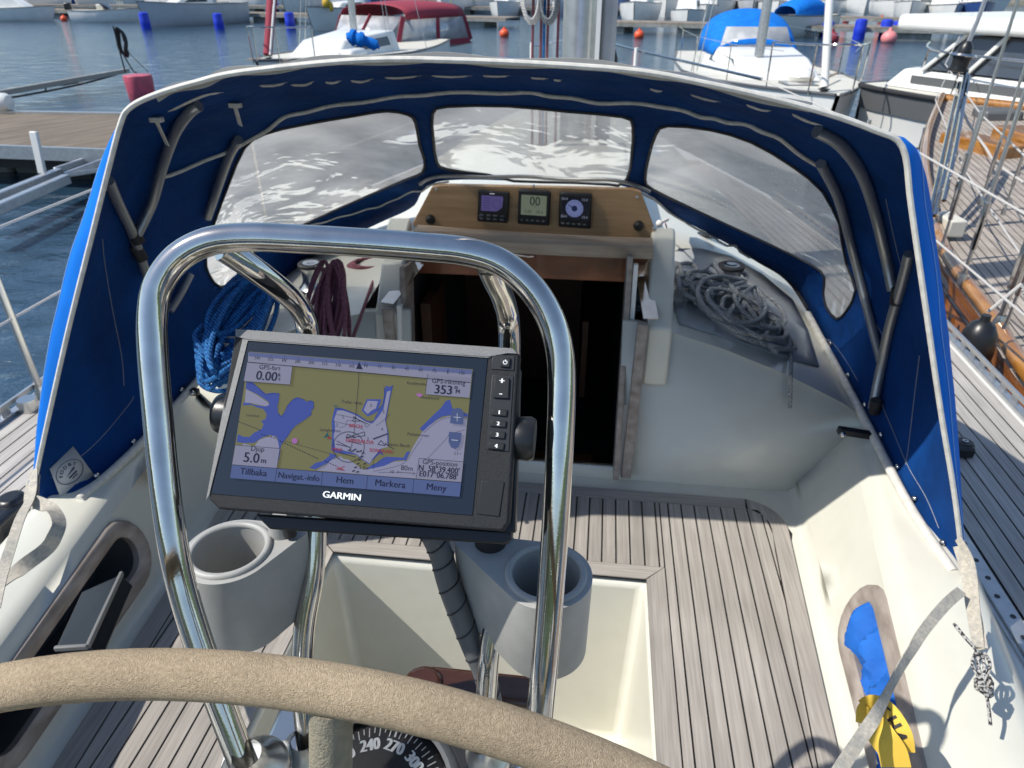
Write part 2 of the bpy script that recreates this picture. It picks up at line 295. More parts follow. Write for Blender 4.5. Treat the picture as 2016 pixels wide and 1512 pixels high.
def patch(S, outer, holes, nu, nv, fills=()):
    """triangulate a parameter region with holes; returns (main G, [G per hole])"""
    us = [p[0] for p in outer]; vs_ = [p[1] for p in outer]; u0, u1, v0, v1 = min(us), max(us), min(vs_), max(vs_)
    loops = [outer]+list(holes); pts = []; edges = []
    for L in loops:
        o = len(pts); pts += [V(p) for p in L]; edges += [(o+i, o+(i+1) % len(L)) for i in range(len(L))]
    for i in range(1, nu):
        for j in range(1, nv):
            p = (u0+(u1-u0)*i/nu, v0+(v1-v0)*j/nv)
            if inpoly(p, outer): pts.append(V(p))
    vv, _, ff, *_ = delaunay_2d_cdt(pts, edges, [], 0, 1e-7)
    main = G(); hs = [G() for _ in holes]; P3 = [S(p[0], p[1]) for p in vv]
    sel = [[] for _ in range(len(holes)+1)]
    for f in ff:
        c = (sum(vv[i][0] for i in f)/3, sum(vv[i][1] for i in f)/3)
        if not inpoly(c, outer): continue
        for k, h in enumerate(holes):
            if inpoly(c, h): sel[k+1].append(f); break
        else: sel[0].append(f)
    for g, fs in zip([main]+hs, sel):
        used = sorted({i for f in fs for i in f}); mp = {i: n for n, i in enumerate(used)}
        g.add([P3[i] for i in used], [[mp[i] for i in f] for f in fs])
    return main, hs
def frame(o, x, y):     # matrix from origin, x axis, y axis
    x = V(x).normalized(); z = x.cross(V(y)).normalized(); y = z.cross(x)
    return Matrix(((x.x,y.x,z.x,o[0]),(x.y,y.y,z.y,o[1]),(x.z,y.z,z.z,o[2]),(0,0,0,1)))
# ================= water and shore =================
g = G(); g.add([(-600,-200,WATER),(600,-200,WATER),(600,900,WATER),(-600,900,WATER)], [(0,1,2,3)])
o = g.build('water', WAT); tag(o, kind='structure')
def shore_fn(u, v):
    x = -170+u*330; y = 100+12*math.sin(u*5)+v*60; z = WATER-.4+min(v*9,1)*1.6+v*4.5
    k = random.Random(int(u*400)*97+int(v*30)).random()
    return V((x, y+k*1.5, z+k*.5*min(1, v*8)))
ROCK = M('shore_rock', (.20,.185,.16), .95, col2=(.10,.105,.07), ns=.5, det=8, bump=1, bs=3, bdist=.3)
o = G().grid(shore_fn, 200, 14).build('shore', ROCK, flatshade=True); tag(o, kind='structure')

# ================= the yacht we stand on =================
yacht = thing('sailing_yacht', (XC, 1, WATER), 'cream sailing yacht with teak benches and side decks that fills the foreground', 'sailing yacht')
hb = lambda Y: .813+.062*(min(Y,1.85)-.935)
h_ = lambda Y: .875+.15*(min(Y,1.85)-.93)
BY = 1.80                                      # companionway bulkhead
FX0, FX1, FY1, FY0, FZ = -.652, .176, 1.37, -.75, .34
# --- cockpit moulding: bench tops, footwell
def weld(gg, d=1e-4):
    bm = bmesh.new(); vs = [bm.verts.new(p) for p in gg.v]
    for f, k in zip(gg.f, gg.mi):
        try: bm.faces.new([vs[i] for i in f]).material_index = k
        except ValueError: pass
    bmesh.ops.remove_doubles(bm, verts=bm.verts, dist=d); bm.verts.index_update()
    gg.v = [v.co.copy() for v in bm.verts]; gg.f = [[v.index for v in f.verts] for f in bm.faces]; gg.mi = [f.material_index for f in bm.faces]; bm.free(); return gg
g = G(); zt = .949
X0, X1 = XC-1.0, XC+1.0
t_ = .02
ring = [(FX0,FY0),(FX1,FY0),(FX1,FY1),(FX0,FY1)]; low = [(FX0+t_,FY0),(FX1-t_,FY0),(FX1-t_,FY1-t_),(FX0+t_,FY1-t_)]
g.add([(X0,FY0-.3,zt),(X1,FY0-.3,zt),(X1,BY+.02,zt),(X0,BY+.02,zt)]+[(x,y,zt) for x,y in ring]+[(x,y,FZ) for x,y in low],
      [(0,1,5,4),(1,2,6,5),(2,3,7,6),(3,0,4,7),(4,5,9,8),(5,6,10,9),(6,7,11,10),(7,4,8,11),(8,9,10,11)])
weld(g); g.build('cockpit_moulding', CREAM, yacht, bevel=.022, seg=4)
# --- coamings
def coam(side):
    prof = lambda Y: [(hb(Y)-.07,.9492),(hb(Y)-.012,.951),(hb(Y)+.004,.965),(hb(Y)+.012,.99),(h_(Y)-.022,1.165),(h_(Y)-.006,1.192),(h_(Y)+.025,1.204),(h_(Y)+.08,1.207),(h_(Y)+.12,1.213),(h_(Y)+.15,1.205),(h_(Y)+.175,1.18),(h_(Y)+.215,1.04),(h_(Y)+.24,1.008),(h_(Y)+.29,1.001)]
    return prof
LOC = (.66, 1.235)      # the two coaming lockers, fore and aft ends
def stadium(cu, cv, L, Hh, n=10):
    r = Hh/2; out = []
    for k in range(n+1): a = -math.pi/2+math.pi*k/n; out.append((cu+L/2-r+r*math.cos(a), cv+r*math.sin(a)))
    for k in range(n+1): a = math.pi/2+math.pi*k/n; out.append((cu-L/2+r+r*math.cos(a), cv+r*math.sin(a)))
    return out
def face_pt(side, Y, z, off=0):               # the coaming's inner face
    f = (z-.985)/(1.17-.985); u = (hb(Y)+.012)*(1-f)+(h_(Y)-.02)*f - off
    return V((XC+side*u, Y, z+off*.25))
for side in (-1, 1):
    prof = coam(side); g = G(); ys = [-.75+i*(BY+.02+.75)/24 for i in range(25)]; n = len(prof(0))
    vs = [V((XC+side*u, Y, z)) for Y in ys for u, z in prof(Y)]
    fs = []
    for i in range(24):
        for j in range(n-1):
            if j == 3: continue
            fs.append((i*n+j, (i+1)*n+j, (i+1)*n+j+1, i*n+j+1))
    g.add(vs, fs)
    st = stadium((LOC[0]+LOC[1])/2, 1.075, LOC[1]-LOC[0], .125)
    def S(u, v, side=side):
        Y = u; p3, p4 = coam(side)(Y)[3], coam(side)(Y)[4]; f = (v-.99)/(1.165-.99)
        return V((XC+side*(p3[0]+(p4[0]-p3[0])*f), Y, v))
    outer = [(-.75+k*2.57/30,.99) for k in range(31)]+[(1.82-k*2.57/30,1.165) for k in range(31)]
    m, _ = patch(S, outer, [st], 30, 3); g.add(m.v, m.f); weld(g, 2e-3)
    c = g.build('coaming', CREAM, yacht, sharp=60)
    # locker recess, a dark box behind the opening
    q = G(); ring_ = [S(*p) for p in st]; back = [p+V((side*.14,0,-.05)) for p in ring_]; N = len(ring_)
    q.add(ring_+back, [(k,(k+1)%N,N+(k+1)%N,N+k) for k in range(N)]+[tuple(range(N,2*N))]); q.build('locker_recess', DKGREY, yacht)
    fr = G(); path = [face_pt(side, p[0], p[1], .002) for p in st]
    cpt = face_pt(side, (LOC[0]+LOC[1])/2, 1.075)
    vs = []; N = len(path)
    for k, p in enumerate(path):
        yy, zz = st[k]; d = V((0, yy-(LOC[0]+LOC[1])/2, zz-1.075)); 
        a = V((0, st[(k+1)%N][0]-st[k-1][0], st[(k+1)%N][1]-st[k-1][1])); nn = V((0, a.z, -a.y)).normalized()
        for w_, dd in ((-.012,-.012),(-.014,.006),(-.006,.012),(.018,.014),(.026,.009),(.028,-.006)):
            vs.append(face_pt(side, yy+nn.y*w_, zz+nn.z*w_, dd))
    fr.add(vs, [(k*6+j, ((k+1)%N)*6+j, ((k+1)%N)*6+(j+1)%6, k*6+(j+1)%6) for k in range(N) for j in range(6)])
    tag(fr.build('locker_frame', TEAKG, yacht, sharp=50), None)
# --- teak laid benches: black caulk bed, planks with real seams
def xo(Y):            # outer edge of the bench teak, rounded at the forward corner
    r = .13; yc = 1.745-r; base = hb(Y)-.035
    if Y > yc: base = base - r + math.sqrt(max(0, r*r-(Y-yc)**2))
    return base
FW = .052; ZP = .9575; PW = .038
def prog(lst, z): return [V((x, y, z)) for x, y in lst]
g = G(); g.k = 0
outl = [(FX0-.004, FY0), (FX0-.004, FY1+.004), (FX1+.004, FY1+.004), (FX1+.004, FY0)]
ysR = [FY0+(1.745-FY0)*(1-(1-k/26)**2) for k in range(27)]
right = [(XC+xo(y), y) for y in ysR]; left = [(XC-xo(y), y) for y in reversed(ysR)]
g.add(prog([(FX1+.004,FY0)]+right+[(XC,1.745)], .953), [tuple(range(len(right)+2))]) if False else None
cau = G()
def strip_sheet(gg, za, xa, xb, y0, ymax, k, n=1):
    vs = [(xa,y0,za),(xb,y0,za),(xb,ymax(xb),za),(xa,ymax(xa),za)]
    gg.add(vs, [(0,1,2,3)], k)
def lims(off):        # fore and aft limits of the teak at x, inside a border of that width
    def f(x):
        u = abs(x-XC); hi = 1.745-off; yk = 1.745-.13
        lo = FY0
        if xo(FY0)-off < u:
            a, b = FY0, yk
            if xo(yk)-off < u: return None
            for _ in range(30):
                m_ = (a+b)/2
                if xo(m_)-off >= u: b = m_
                else: a = m_
            lo = b
        if u > xo(hi)-off:
            a, b = yk, hi
            for _ in range(30):
                m_ = (a+b)/2
                if xo(m_)-off >= u: a = m_
                else: b = m_
            hi = a
        return lo, hi
    return f
pl = G(); cb = G(); f_in = lims(.05); fo = lims(.002)
def cols(gg, xa, xb, z, lf, n, ybase):
    for i in range(n):
        x0, x1 = xa+(xb-xa)*i/n, xa+(xb-xa)*(i+1)/n; A, B = lf(x0), lf(x1)
        if A is None and B is None: continue
        if A is None: A = (B[0]+B[1])/2, (B[0]+B[1])/2
        if B is None: B = (A[0]+A[1])/2, (A[0]+A[1])/2
        a0, b0 = max(A[0], ybase), max(B[0], ybase)
        if max(A[1], B[1]) < ybase+.01: continue
        gg.add([(x0,a0,z),(x1,b0,z),(x1,max(B[1],b0),z),(x0,max(A[1],a0),z)], [(0,1,2,3)], 0)
for xa, xb, yb_ in ((XC-.9,FX0-.004,FY0),(FX0-.004,FX1+.004,FY1+.004),(FX1+.004,XC+.9,FY0)): cols(cb, xa, xb, .9535, fo, 40, yb_)
for k in range(-30, 30):
    xa = k*PW+.0023+.0265; xb = xa+PW-.0046
    for lo_, hi_, yb_ in ((-9,FX0-FW-.004,FY0),(FX0-FW,FX1+FW,FY1+FW+.004),(FX1+FW+.004,9,FY0)):
        a, b = max(xa, lo_), min(xb, hi_)
        if b-a > .006: cols(pl, a, b, ZP, f_in, 5, yb_)
weld(pl, 1e-5)
# border strips: footwell sides, forward, outer curve
e = .004
pl.add([(FX1+e,FY0,ZP),(FX1+FW,FY0,ZP),(FX1+FW,FY1+FW,ZP),(FX1+e,FY1+e,ZP)], [(0,1,2,3)], 0)
pl.add([(FX0-FW,FY0,ZP),(FX0-e,FY0,ZP),(FX0-e,FY1+e,ZP),(FX0-FW,FY1+FW,ZP)], [(0,1,2,3)], 0)
pl.add([(FX0-.002,FY1+e+.002,ZP),(FX1+.002,FY1+e+.002,ZP),(FX1+FW-.002,FY1+FW,ZP),(FX0-FW+.002,FY1+FW,ZP)], [(0,1,2,3)], 1)
for side in (-1, 1):
    n = 40; ys = [FY0+(1.743-FY0)*(1-(1-i/n)**2) for i in range(n+1)]; vs = []
    for y in ys:
        u = xo(y); yy = y; a = V((u, yy)); dy = .002; t2 = V((xo(min(y+dy,1.7449))-xo(y-dy), dy*2 if y < 1.7425 else dy+(1.7449-y))).normalized(); nn = V((-t2.y, t2.x))
        b_ = a + nn*.046
        vs += [(XC+side*(a.x-.002), a.y-.001, ZP), (XC+side*b_.x, b_.y, ZP)]
    pl.add(vs, [(2*i,2*i+1,2*i+3,2*i+2) for i in range(n)], 0)
xe = xo(1.743)-.0
pl.add([(XC-xe,1.697,ZP),(XC+xe,1.697,ZP),(XC+xe,1.743,ZP),(XC-xe,1.743,ZP)], [(0,1,2,3)], 1)
cb.build('bench_caulking', CAULK, yacht)
o = pl.build('bench_teak', [TEAK, TEAKX], yacht, flatshade=True); md = o.modifiers.new('s','SOLIDIFY'); md.thickness = .003; md.offset = -1
g = G(); g.box(((FX0+FX1)/2, .3, FZ+.006), (.70, 1.98, .008)); 
g.build('footwell_sole', TEAKX, yacht)
# --- bulkhead with companionway, cabin top
cab = [(0,1.50),(.42,1.472),(.60,1.42),(.78,1.352),(.95,1.27),(1.03,1.215),(1.10,1.12),(1.14,1.0)]
OX0, OX1 = PY(812,650,1.82).x, .085
top = [(XC-u, z) for u, z in reversed(cab)]+[(XC+u, z) for u, z in cab[1:]]
outl = [(XC-1.14,.90),(XC+1.14,.90)]+[(x, z) for x, z in reversed(top)]
hole = [(OX0,.985),(OX1+.02,.985),(OX1,1.6),(OX0,1.6)]
notch = []
for x, z in reversed(top):
    notch.append((x, z))
full = [(XC-1.14,.90),(XC+1.14,.90)]+[p for p in notch if p[0] > OX1]+[(OX1,1.484),(OX1+.02,.985),(OX0-.02,.985),(OX0,1.484)]+[p for p in notch if p[0] < OX0]
m, _ = patch(lambda u, v: V((u, BY+.02-(v-.95)*-.0, v)), full, [], 2, 2)
m.build('bulkhead', CREAM, yacht, solid=.03)
tabY = [(BY,1,0),(2.3,1,.05),(3.2,.97,.08),(5.2,.72,.06),(6.6,.42,-.1)]
g = G(); vs = []; n = len(top)
for Y, k, dz in tabY: vs += [(XC+(x-XC)*k, Y, z+dz*(1 if z > 1.15 else 0)) for x, z in top]
fs = [(i*n+j, i*n+j+1, (i+1)*n+j+1, (i+1)*n+j) for i in range(4) for j in range(n-1) if not (i == 0 and OX0-.02 < (top[j][0]+top[j+1][0])/2 < OX1 and False)]
# companion slot open from bulkhead forward to the hatch garage
keep = []
for f in fs:
    c = [sum(vs[i][k] for i in f)/4 for k in range(3)]
    if c[1] < 2.2 and abs(c[0]-XC) < .3: continue
    keep.append(f)
g.add(vs, keep); g.add([(x, 6.6, z) for x, z in [(v[0], v[2]) for v in vs[-n:]]]+[(XC,6.6,.95)], [(j, j+1, n) for j in range(n-1)])
g.build('cabin_top', CREAM, yacht)
# hatch garage box behind the panel and its side rails
g = G()
g.box((-.195,2.63,1.655), (.60,1.18,.08)); g.build('hatch_garage', CREAM, yacht, bevel=.02)
for s, xa, xb in ((1,.182,.192),(-1,-.585,-.575)):
    g = G()
    pts = [(2.03,1.69),(1.99,1.67),(1.835,1.50),(1.805,1.475),(1.80,1.40),(1.80,1.30),(2.03,1.30)]
    g.prism([(xa-.03, y-.012, z) for y, z in pts], (.068,0,0))
    g.build('hatch_rail', CREAM, yacht, bevel=.008)
g = G(); xa, xb = OX0-.03, OX1+.03
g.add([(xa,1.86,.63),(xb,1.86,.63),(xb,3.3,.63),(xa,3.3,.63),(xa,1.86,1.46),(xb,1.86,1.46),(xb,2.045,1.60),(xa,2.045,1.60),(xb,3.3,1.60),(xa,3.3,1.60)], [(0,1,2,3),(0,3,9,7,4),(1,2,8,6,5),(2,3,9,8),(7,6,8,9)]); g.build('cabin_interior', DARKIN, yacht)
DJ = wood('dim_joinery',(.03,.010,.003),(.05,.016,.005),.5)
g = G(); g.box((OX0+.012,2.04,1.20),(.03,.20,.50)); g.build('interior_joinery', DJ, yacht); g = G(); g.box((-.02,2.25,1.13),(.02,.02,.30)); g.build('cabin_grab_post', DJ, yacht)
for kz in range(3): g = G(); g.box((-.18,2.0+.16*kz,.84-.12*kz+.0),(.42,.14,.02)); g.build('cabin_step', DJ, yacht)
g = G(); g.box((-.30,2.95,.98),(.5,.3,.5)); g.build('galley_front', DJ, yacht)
g = G(); pa, pb = PY(840,487,2.03), PY(1262,517,2.03); g.box(((pa.x+pb.x)/2,2.035,(pa.z+pb.z)/2-.022),(pb.x-pa.x+.06,.02,.10)); o = g.build('hatch_board', MAHOG, yacht, bevel=.002)
g = G(); a = PY(1015,489,2.02); g.tube([a+V((0,0,.0)), a+V((0,-.02,-.012)), a+V((.055,-.02,-.016)), a+V((.055,0,-.004))], .0022, 6, n=3); g.build('hatch_handle', STEEL, o)
# washboard slots, trims
for nm, px, mt, wd, yy in (('companionway_trim', [(1266,636),(1232,938)], TEAKG, .030, 1.778),('companionway_trim', [(763,606),(781,760),(800,960)], TEAKG, .030, 1.778)):
    pts = [PY(*p, yy) for p in px]; q = G()
    for a, b in zip(pts, pts[1:]): q.beam(a, b, wd, .022, up=(0,1,0))
    q.build(nm, mt, yacht, bevel=.003)
for a_, b_2 in (((1240,500),(1212,930)),((800,520),(810,930))): q = G(); q.beam(PY(*a_,1.90), PY(*b_2,1.80), .016, .10, up=(0,1,0)); q.build('companionway_slot', TEAKG, yacht, bevel=.002)
for a_, b_2, y_ in (((1252,520),(1222,930),1.86),((787,600),(795,930),1.80)): q = G(); q.beam(PY(*a_,y_), PY(*b_2,1.79), .012, .02, up=(0,1,0)); q.build('companionway_liner', WHITE, yacht)
for px in ([(1262,520),(1281,632)], [(825,520),(762,602)]):
    a, b = PY(*px[0],1.99), PY(*px[1],1.79); q = G(); q.beam(a+V((0,0,.005)), b+V((0,0,.006)), .042, .004); q.build('hatch_slide', STEEL, yacht, bevel=.001)
q = G(); a, b = PY(818,462,1.93), PY(1284,489,1.93)
def sillf(u, v):
    c = a.lerp(b, u)+V((0,-.035*math.sin(math.pi*u),.006*math.sin(math.pi*u))); k = [(-.037,-.018),(-.037,.012),(-.031,.018),(.037,.018),(.037,-.018),(-.037,-.018)][int(round(v*5))]
    return c+V((0,k[0],k[1]))
q.grid(sillf, 24, 5); q.build('hatch_sill', TEAKS, yacht)
# --- decks, hull
def bd(Y): return interp([(-1.2,1.55),(0,1.68),(1.5,1.74),(3.2,1.74),(5,1.45),(6.6,.95),(7.8,.42),(8.6,.02)], Y)
ysd = [-1.2+.35*i for i in range(29)]
vs = []; 
for Y in ysd: b_ = bd(Y); vs += [(XC-b_,Y,.998),(XC-b_*.5,Y,1.0),(XC+b_*.5,Y,1.0),(XC+b_,Y,.998)]
g = G(); fs = []
for i in range(len(ysd)-1):
    for j in range(3):
        if j == 1 and ysd[i+1] < 1.9: continue
        if j == 1 and ysd[i] < 6.4: continue
        fs.append((i*4+j,(i+1)*4+j,(i+1)*4+j+1,i*4+j+1))
# leave the cockpit open: deck starts outboard of the coamings
vs2 = []; fs = []
for i, Y in enumerate(ysd):
    ins = interp([(-1.2,1.10),(1.9,1.13),(3.2,1.08),(5.2,.80),(6.6,.2),(8.6,.0)], Y); b_ = bd(Y)
    vs2 += [(XC-b_,Y,.9985),(XC-min(ins,b_),Y,1.0),(XC+min(ins,b_),Y,1.0),(XC+b_,Y,.9985)]
for i in range(len(ysd)-1):
    for j in ((0,1,2) if ysd[i] > 6.3 else (0,2)): fs.append((i*4+j,(i+1)*4+j,(i+1)*4+j+1,i*4+j+1))
g.add(vs2, fs); g.build('side_deck', WHITE, yacht)
g = G(); n = 7; vs = []
for Y in ysd:
    b_ = bd(Y); prof = [(b_,.997),(b_+.03,.9),(b_+.06,.6),(b_*.99,.2),(b_*.86,-.1),(b_*.6,-.45),(0,-.6)]
    vs += [(XC-u,Y,z) for u, z in prof]+[(XC+u,Y,z) for u, z in reversed(prof[:-1])]
m_ = 2*n-1; g.add(vs, [(i*m_+j,(i+1)*m_+j,(i+1)*m_+j+1,i*m_+j+1) for i in range(len(ysd)-1) for j in range(m_-1)]+[tuple(range(m_))])
g.build('hull', WHITE, yacht)
# aft cockpit end and afterdeck (behind the camera, seen in the polished tubes)
g = G(); g.box((XC,-.95,1.08),(2.4,.4,.27)); g.build('afterdeck', CREAM, yacht, bevel=.03)
# teak side decks with caulked planks
TEAK2 = wood('teak_sidedeck', (.33,.31,.285), (.50,.475,.44), .75, axis=(75,2.2,75), sc=3); plank_tint(TEAK2, .047)
for side in (-1, 1):
    bed = G(); plk = G(); us = 1.275 if side > 0 else 1.24
    nP = 9
    for i in range(len(ysd)-1):
        Ya, Yb = ysd[i], ysd[i+1]
        if Ya < -.9 or Yb > 6.3: continue
        ina = interp([(-1.2,us),(2,us),(3.2,1.22),(5.2,.98),(6.6,.6)], Ya); inb = interp([(-1.2,us),(2,us),(3.2,1.22),(5.2,.98),(6.6,.6)], Yb)
        oa, ob = bd(Ya)-.055, bd(Yb)-.055
        bed.add([(XC+side*ina,Ya,1.004),(XC+side*oa,Ya,1.0035),(XC+side*ob,Yb,1.0035),(XC+side*inb,Yb,1.004)], [(0,1,2,3)])
        for k in range(nP):
            f0, f1 = (k+.05)/nP, (k+.95)/nP; L_ = lambda a, b, f: a+(b-a)*f
            plk.add([(XC+side*L_(ina,oa,f0),Ya,1.008),(XC+side*L_(ina,oa,f1),Ya,1.008),(XC+side*L_(inb,ob,f1),Yb,1.008),(XC+side*L_(inb,ob,f0),Yb,1.008)], [(0,1,2,3)])
    weld(plk); bed.build('deck_caulking', CAULK, yacht); plk.build('deck_teak', TEAK2, yacht)
    # perforated toe rail
    tr = G(); sy = -1.0
    while sy < 5.0:
        a = V((XC+side*(bd(sy)-.02), sy, 1.0)); b = V((XC+side*(bd(sy+.085)-.02), sy+.085, 1.0)); u = V((0,0,1))
        tr.beam(a+u*.046, b+u*.046, .010, .016); tr.beam(a+u*.008, b+u*.008, .030, .012)
        tr.beam(a+u*.026, a.lerp(b,.45)+u*.026, .005, .03)
        sy += .085
    tr.build('toe_rail', ALU, yacht)
    # slotted genoa track between coaming and teak
    tk = G(); ht = G(); u0 = 1.245 if side > 0 else 1.205; y0, y1 = (-.4, 1.92)
    tk.box((XC+side*u0, (y0+y1)/2, 1.0065), (.042, y1-y0, .013)); tk.box((XC+side*(u0-.026), (y0+y1)/2, 1.003), (.010, y1-y0, .006))
    t1 = tk.build('genoa_track', ALU, yacht, bevel=.002)
    y = y0+.03
    while y < y1: ht.cyl((XC+side*(u0+.004*math.sin(y*40)), y, 1.0125), (XC+side*(u0+.004*math.sin(y*40)), y, 1.0142), .0065, seg=10); y += .062
    ht.build('track_holes', DARKEDGE, t1)
# mast, halyards
mast = G(); mx, my = -.12, 3.35
mast.lathe([(.075,0),(.075,9)], (mx,my,1.5), seg=24); mast.v = [V((mx+(p.x-mx)*1.0, my+(p.y-my)*1.35, p.z)) for p in mast.v]
mo = mast.build('mast', ALU, yacht); q = G(); q.beam((mx+.115,my+.1,1.5),(mx+.115,my+.1,8.5),.07,.1,up=(0,1,0)); q.build('mast_shade_side', M('mast_shade_grey',(.45,.46,.47),.8,col2=(.6,.6,.6),ns=7), yacht, bevel=.02)  # grey strip stands in for the shaded right face of the mast
q = G(); q.beam((mx+.075,my-.09,1.5),(mx+.070,my-.09,8),.018,.012,up=(0,1,0)); q.build('mast_track', WHITE, mo)
for k, (px, mt) in enumerate([(1048,ROPER),(1064,ROPER),(1070,ROPEB),(1077,ROPER),(1097,ROPER)]):
    b_ = PY(px,105,3.05); q = G(); q.tube([b_+V((0,.05,-.40)), b_, b_+V((.004,0,.5)), V((b_.x*.5+mx*.5, my-.12, 8))], .0055, 6); q.build('halyard', mt, yacht)
for cx, cw in ((1046,ROPEW),(1079,ROPEG)):
    q = G(); c = PY(cx,12,3.0); 
    for r_ in range(4): q.tube([c+V(((.028+.004*r_)*math.cos(a), .012*r_, (.075+.006*r_)*math.sin(a)+.03)) for a in [2*math.pi*k/14 for k in range(14)]], .005, 6, closed=True)
    q.build('halyard_coil', cw, yacht)
# stanchions and lifelines
for side in (-1, 1):
    xs = XC+side*1.70
    for Y in ((1.97, .1, 3.9) if side < 0 else (.1, 4.4)):
        q = G(); q.tube([(xs,Y,1.0),(xs-side*-.01,Y,1.62)], .0125, 12); q.lathe([(.028,0),(.028,.008),(.016,.03),(.013,.05)], (xs,Y,1.0)); st = q.build('stanchion', STEELB, yacht)
    for z, dz in ((1.60,0),(1.31,0)):
        q = G(); q.tube([(xs,-1,z),(xs,1.97,z),(xs+side*.0,3.9,z),(xs-side*.45,6.0,z)] if side < 0 else [(xs-.02,-1,z),(xs-.02,1.97,z)]+([PZ(2016,420,1.62),PZ(1800,295,1.62),PZ(1500,156,1.62)] if z > 1.5 else [PZ(2016,620,1.3),PZ(1842,473,1.3),(1.42,5.0,1.3),(.9,6.6,1.3)]), .0048, 8); q.build('lifeline', ROPEW, yacht)
# black fairlead block on the starboard track, deck bits
c = PZ(1893,880,1.03); q = G(); q.box((c.x,c.y,1.03),(.05,.075,.035)); q.lathe([(.001,.022),(.026,.022),(.03,.012),(.03,-.02)], (c.x+.005,c.y,1.03)); fl = q.build('fairlead_block', BLK, yacht, bevel=.006)
q = G(); q.lathe([(.004,0),(.009,.003),(.009,.005),(.004,.005)], (c.x+.005,c.y,1.05), seg=14); q.build('bolt', STEELB, fl)
c = PZ(55,795,1.03); q = G(); q.lathe([(.001,.05),(.03,.05),(.034,.03),(.034,0)], (c.x,c.y,1.0)); q.build('track_car', STEELB, yacht)
c = PZ(12,1030,1.03); q = G(); q.box((c.x,c.y,1.04),(.07,.12,.06)); q.lathe([(.001,.08),(.035,.08),(.04,.04),(.03,0)], (c.x-.01,c.y+.05,1.0)); q.build('sheet_block', BLK, yacht, bevel=.01)
for px, dx in (((1683,852),1),((362,768),-1)):     # black cam cleats on coaming shoulders
    c = PY(*px, 1.70); q = G(); q.beam(c+V((-.045,0,.005)), c+V((.045,.0,-.005)), .02, .022, up=(0,1,0)); cl = q.build('coaming_cleat', BLK, yacht, bevel=.004)
    q = G(); q.sph(c+V((-dx*.035,-.014,0)), .009, 10); q.build('bolt', STEEL, cl)
# silver-edged strip where the canopy foot is fixed (starboard and port)
def strip_run(px, zs, r, mat, name, par):
    pts = [PZ(x, y, z) for (x, y), z in zip(px, zs)]; q = G(); q.tube(pts, r, 8, n=6); return q.build(name, mat, par)
q = G(); q.tube([(FX1-.028,.45,.36),(FX1-.03,.46,.70),(FX1-.03,.50,.80),(FX1-.03,.54,.82)], .009, 10, n=5); q.build('white_hose', WHITE, yacht)  # white tube added for a pale shape on the footwell wall
# stainless pad-eye and grab rail on the starboard quarter
c = PZ(1945,1432,1.02); q = G(); q.box((c.x,c.y,1.012),(.055,.02,.005),(0,0,.6)); q.tube([c+V((-.012,0,-.01)),c+V((-.012,0,.02)),c+V((.012,0,.02)),c+V((.012,0,-.01))], .004, 8, n=4); q.build('pad_eye', STEEL, yacht)
q = G(); a, b = PZ(1985,1385,1.06), PZ(2040,1500,1.06); q.beam(a, b, .03, .012); q.build('deck_cleat', STEEL, yacht, bevel=.004)

# behind us: stern rail, horseshoe buoy, bank, pier (seen only in the polished steel; bank and pier added for its reflections)
q = G(); q.tube([(XC-1.2,-.9,1.0),(XC-1.25,-1.0,1.6),(XC-.8,-1.35,1.62),(XC+.8,-1.35,1.62),(XC+1.25,-1.0,1.6),(XC+1.2,-.9,1.0)], .0125, 10, n=5); q.build('stern_rail', STEEL, yacht)
q = G(); q.tube([(XC+.75+.16*math.cos(a),-1.30,1.45+.20*math.sin(a)) for a in [R(-60+300*k/16) for k in range(17)]], .05, 10); q.build('horseshoe_buoy', YEL, yacht)
def bank(u, v):
    a = R(150+240*u); r = 70+30*v; k = random.Random(int(u*300)*13+int(v*9)).random(); return V((r*math.cos(a), 20+r*math.sin(a), WATER-.3+min(1,v*4)*(5.5+2.5*k)))
o = G().grid(bank, 160, 8).build('bank', GREEN, flatshade=True); tag(o, kind='structure')  # unseen green ring, added to give reflections a dark band at the horizon
# ================= spray hood =================
hood = thing('sprayhood', (XC, 1.9, 1.2), 'blue canvas sprayhood with three clear windows and off-white piping over the companionway', 'sprayhood')
HX = -.205
def mir(p): return V((2*HX-p.x, p.y, p.z))
def yz(p, Y): return PY(p[0], p[1], Y)
AR = [PY(950,119,1.30), PY(1200,136,1.30), PY(1400,168,1.30), PY(1600,216,1.30), PY(1720,257,1.30), PY(1776,290,1.30), PY(1792,400,1.29), PY(1815,560,1.27), PY(1850,800,1.24), PY(1882,1000,1.215), PY(1899,1150,1.20)]
AL = [PY(700,122,1.30), PY(500,140,1.30), PY(380,165,1.30), PY(300,190,1.30), PY(255,214,1.30), PY(238,245,1.295), PY(215,330,1.29), PY(185,450,1.28), PY(135,650,1.25), PY(90,850,1.22), PY(58,1000,1.20)]
tA = [0,.17,.32,.47,.55,.60,.66,.73,.84,.93,1.0]
WR_ = [(1050,352,1.79),(1245,370,1.75),(1330,425,1.57),(1400,462,1.50),(1490,512,1.43),(1560,562,1.36),(1640,700,1.285),(1712,832,1.235),(1800,1000,1.205),(1850,1085,1.195)]
tW = [0,.20,.29,.36,.45,.52,.63,.75,.90,1.0]
WR = [PZ(*p) for p in WR_]; WR[0] = V((HX, 2.25, PY(1040,357,2.25).z)); WR[-1] = AR[-1].copy()+V((-.0,.01,.0))
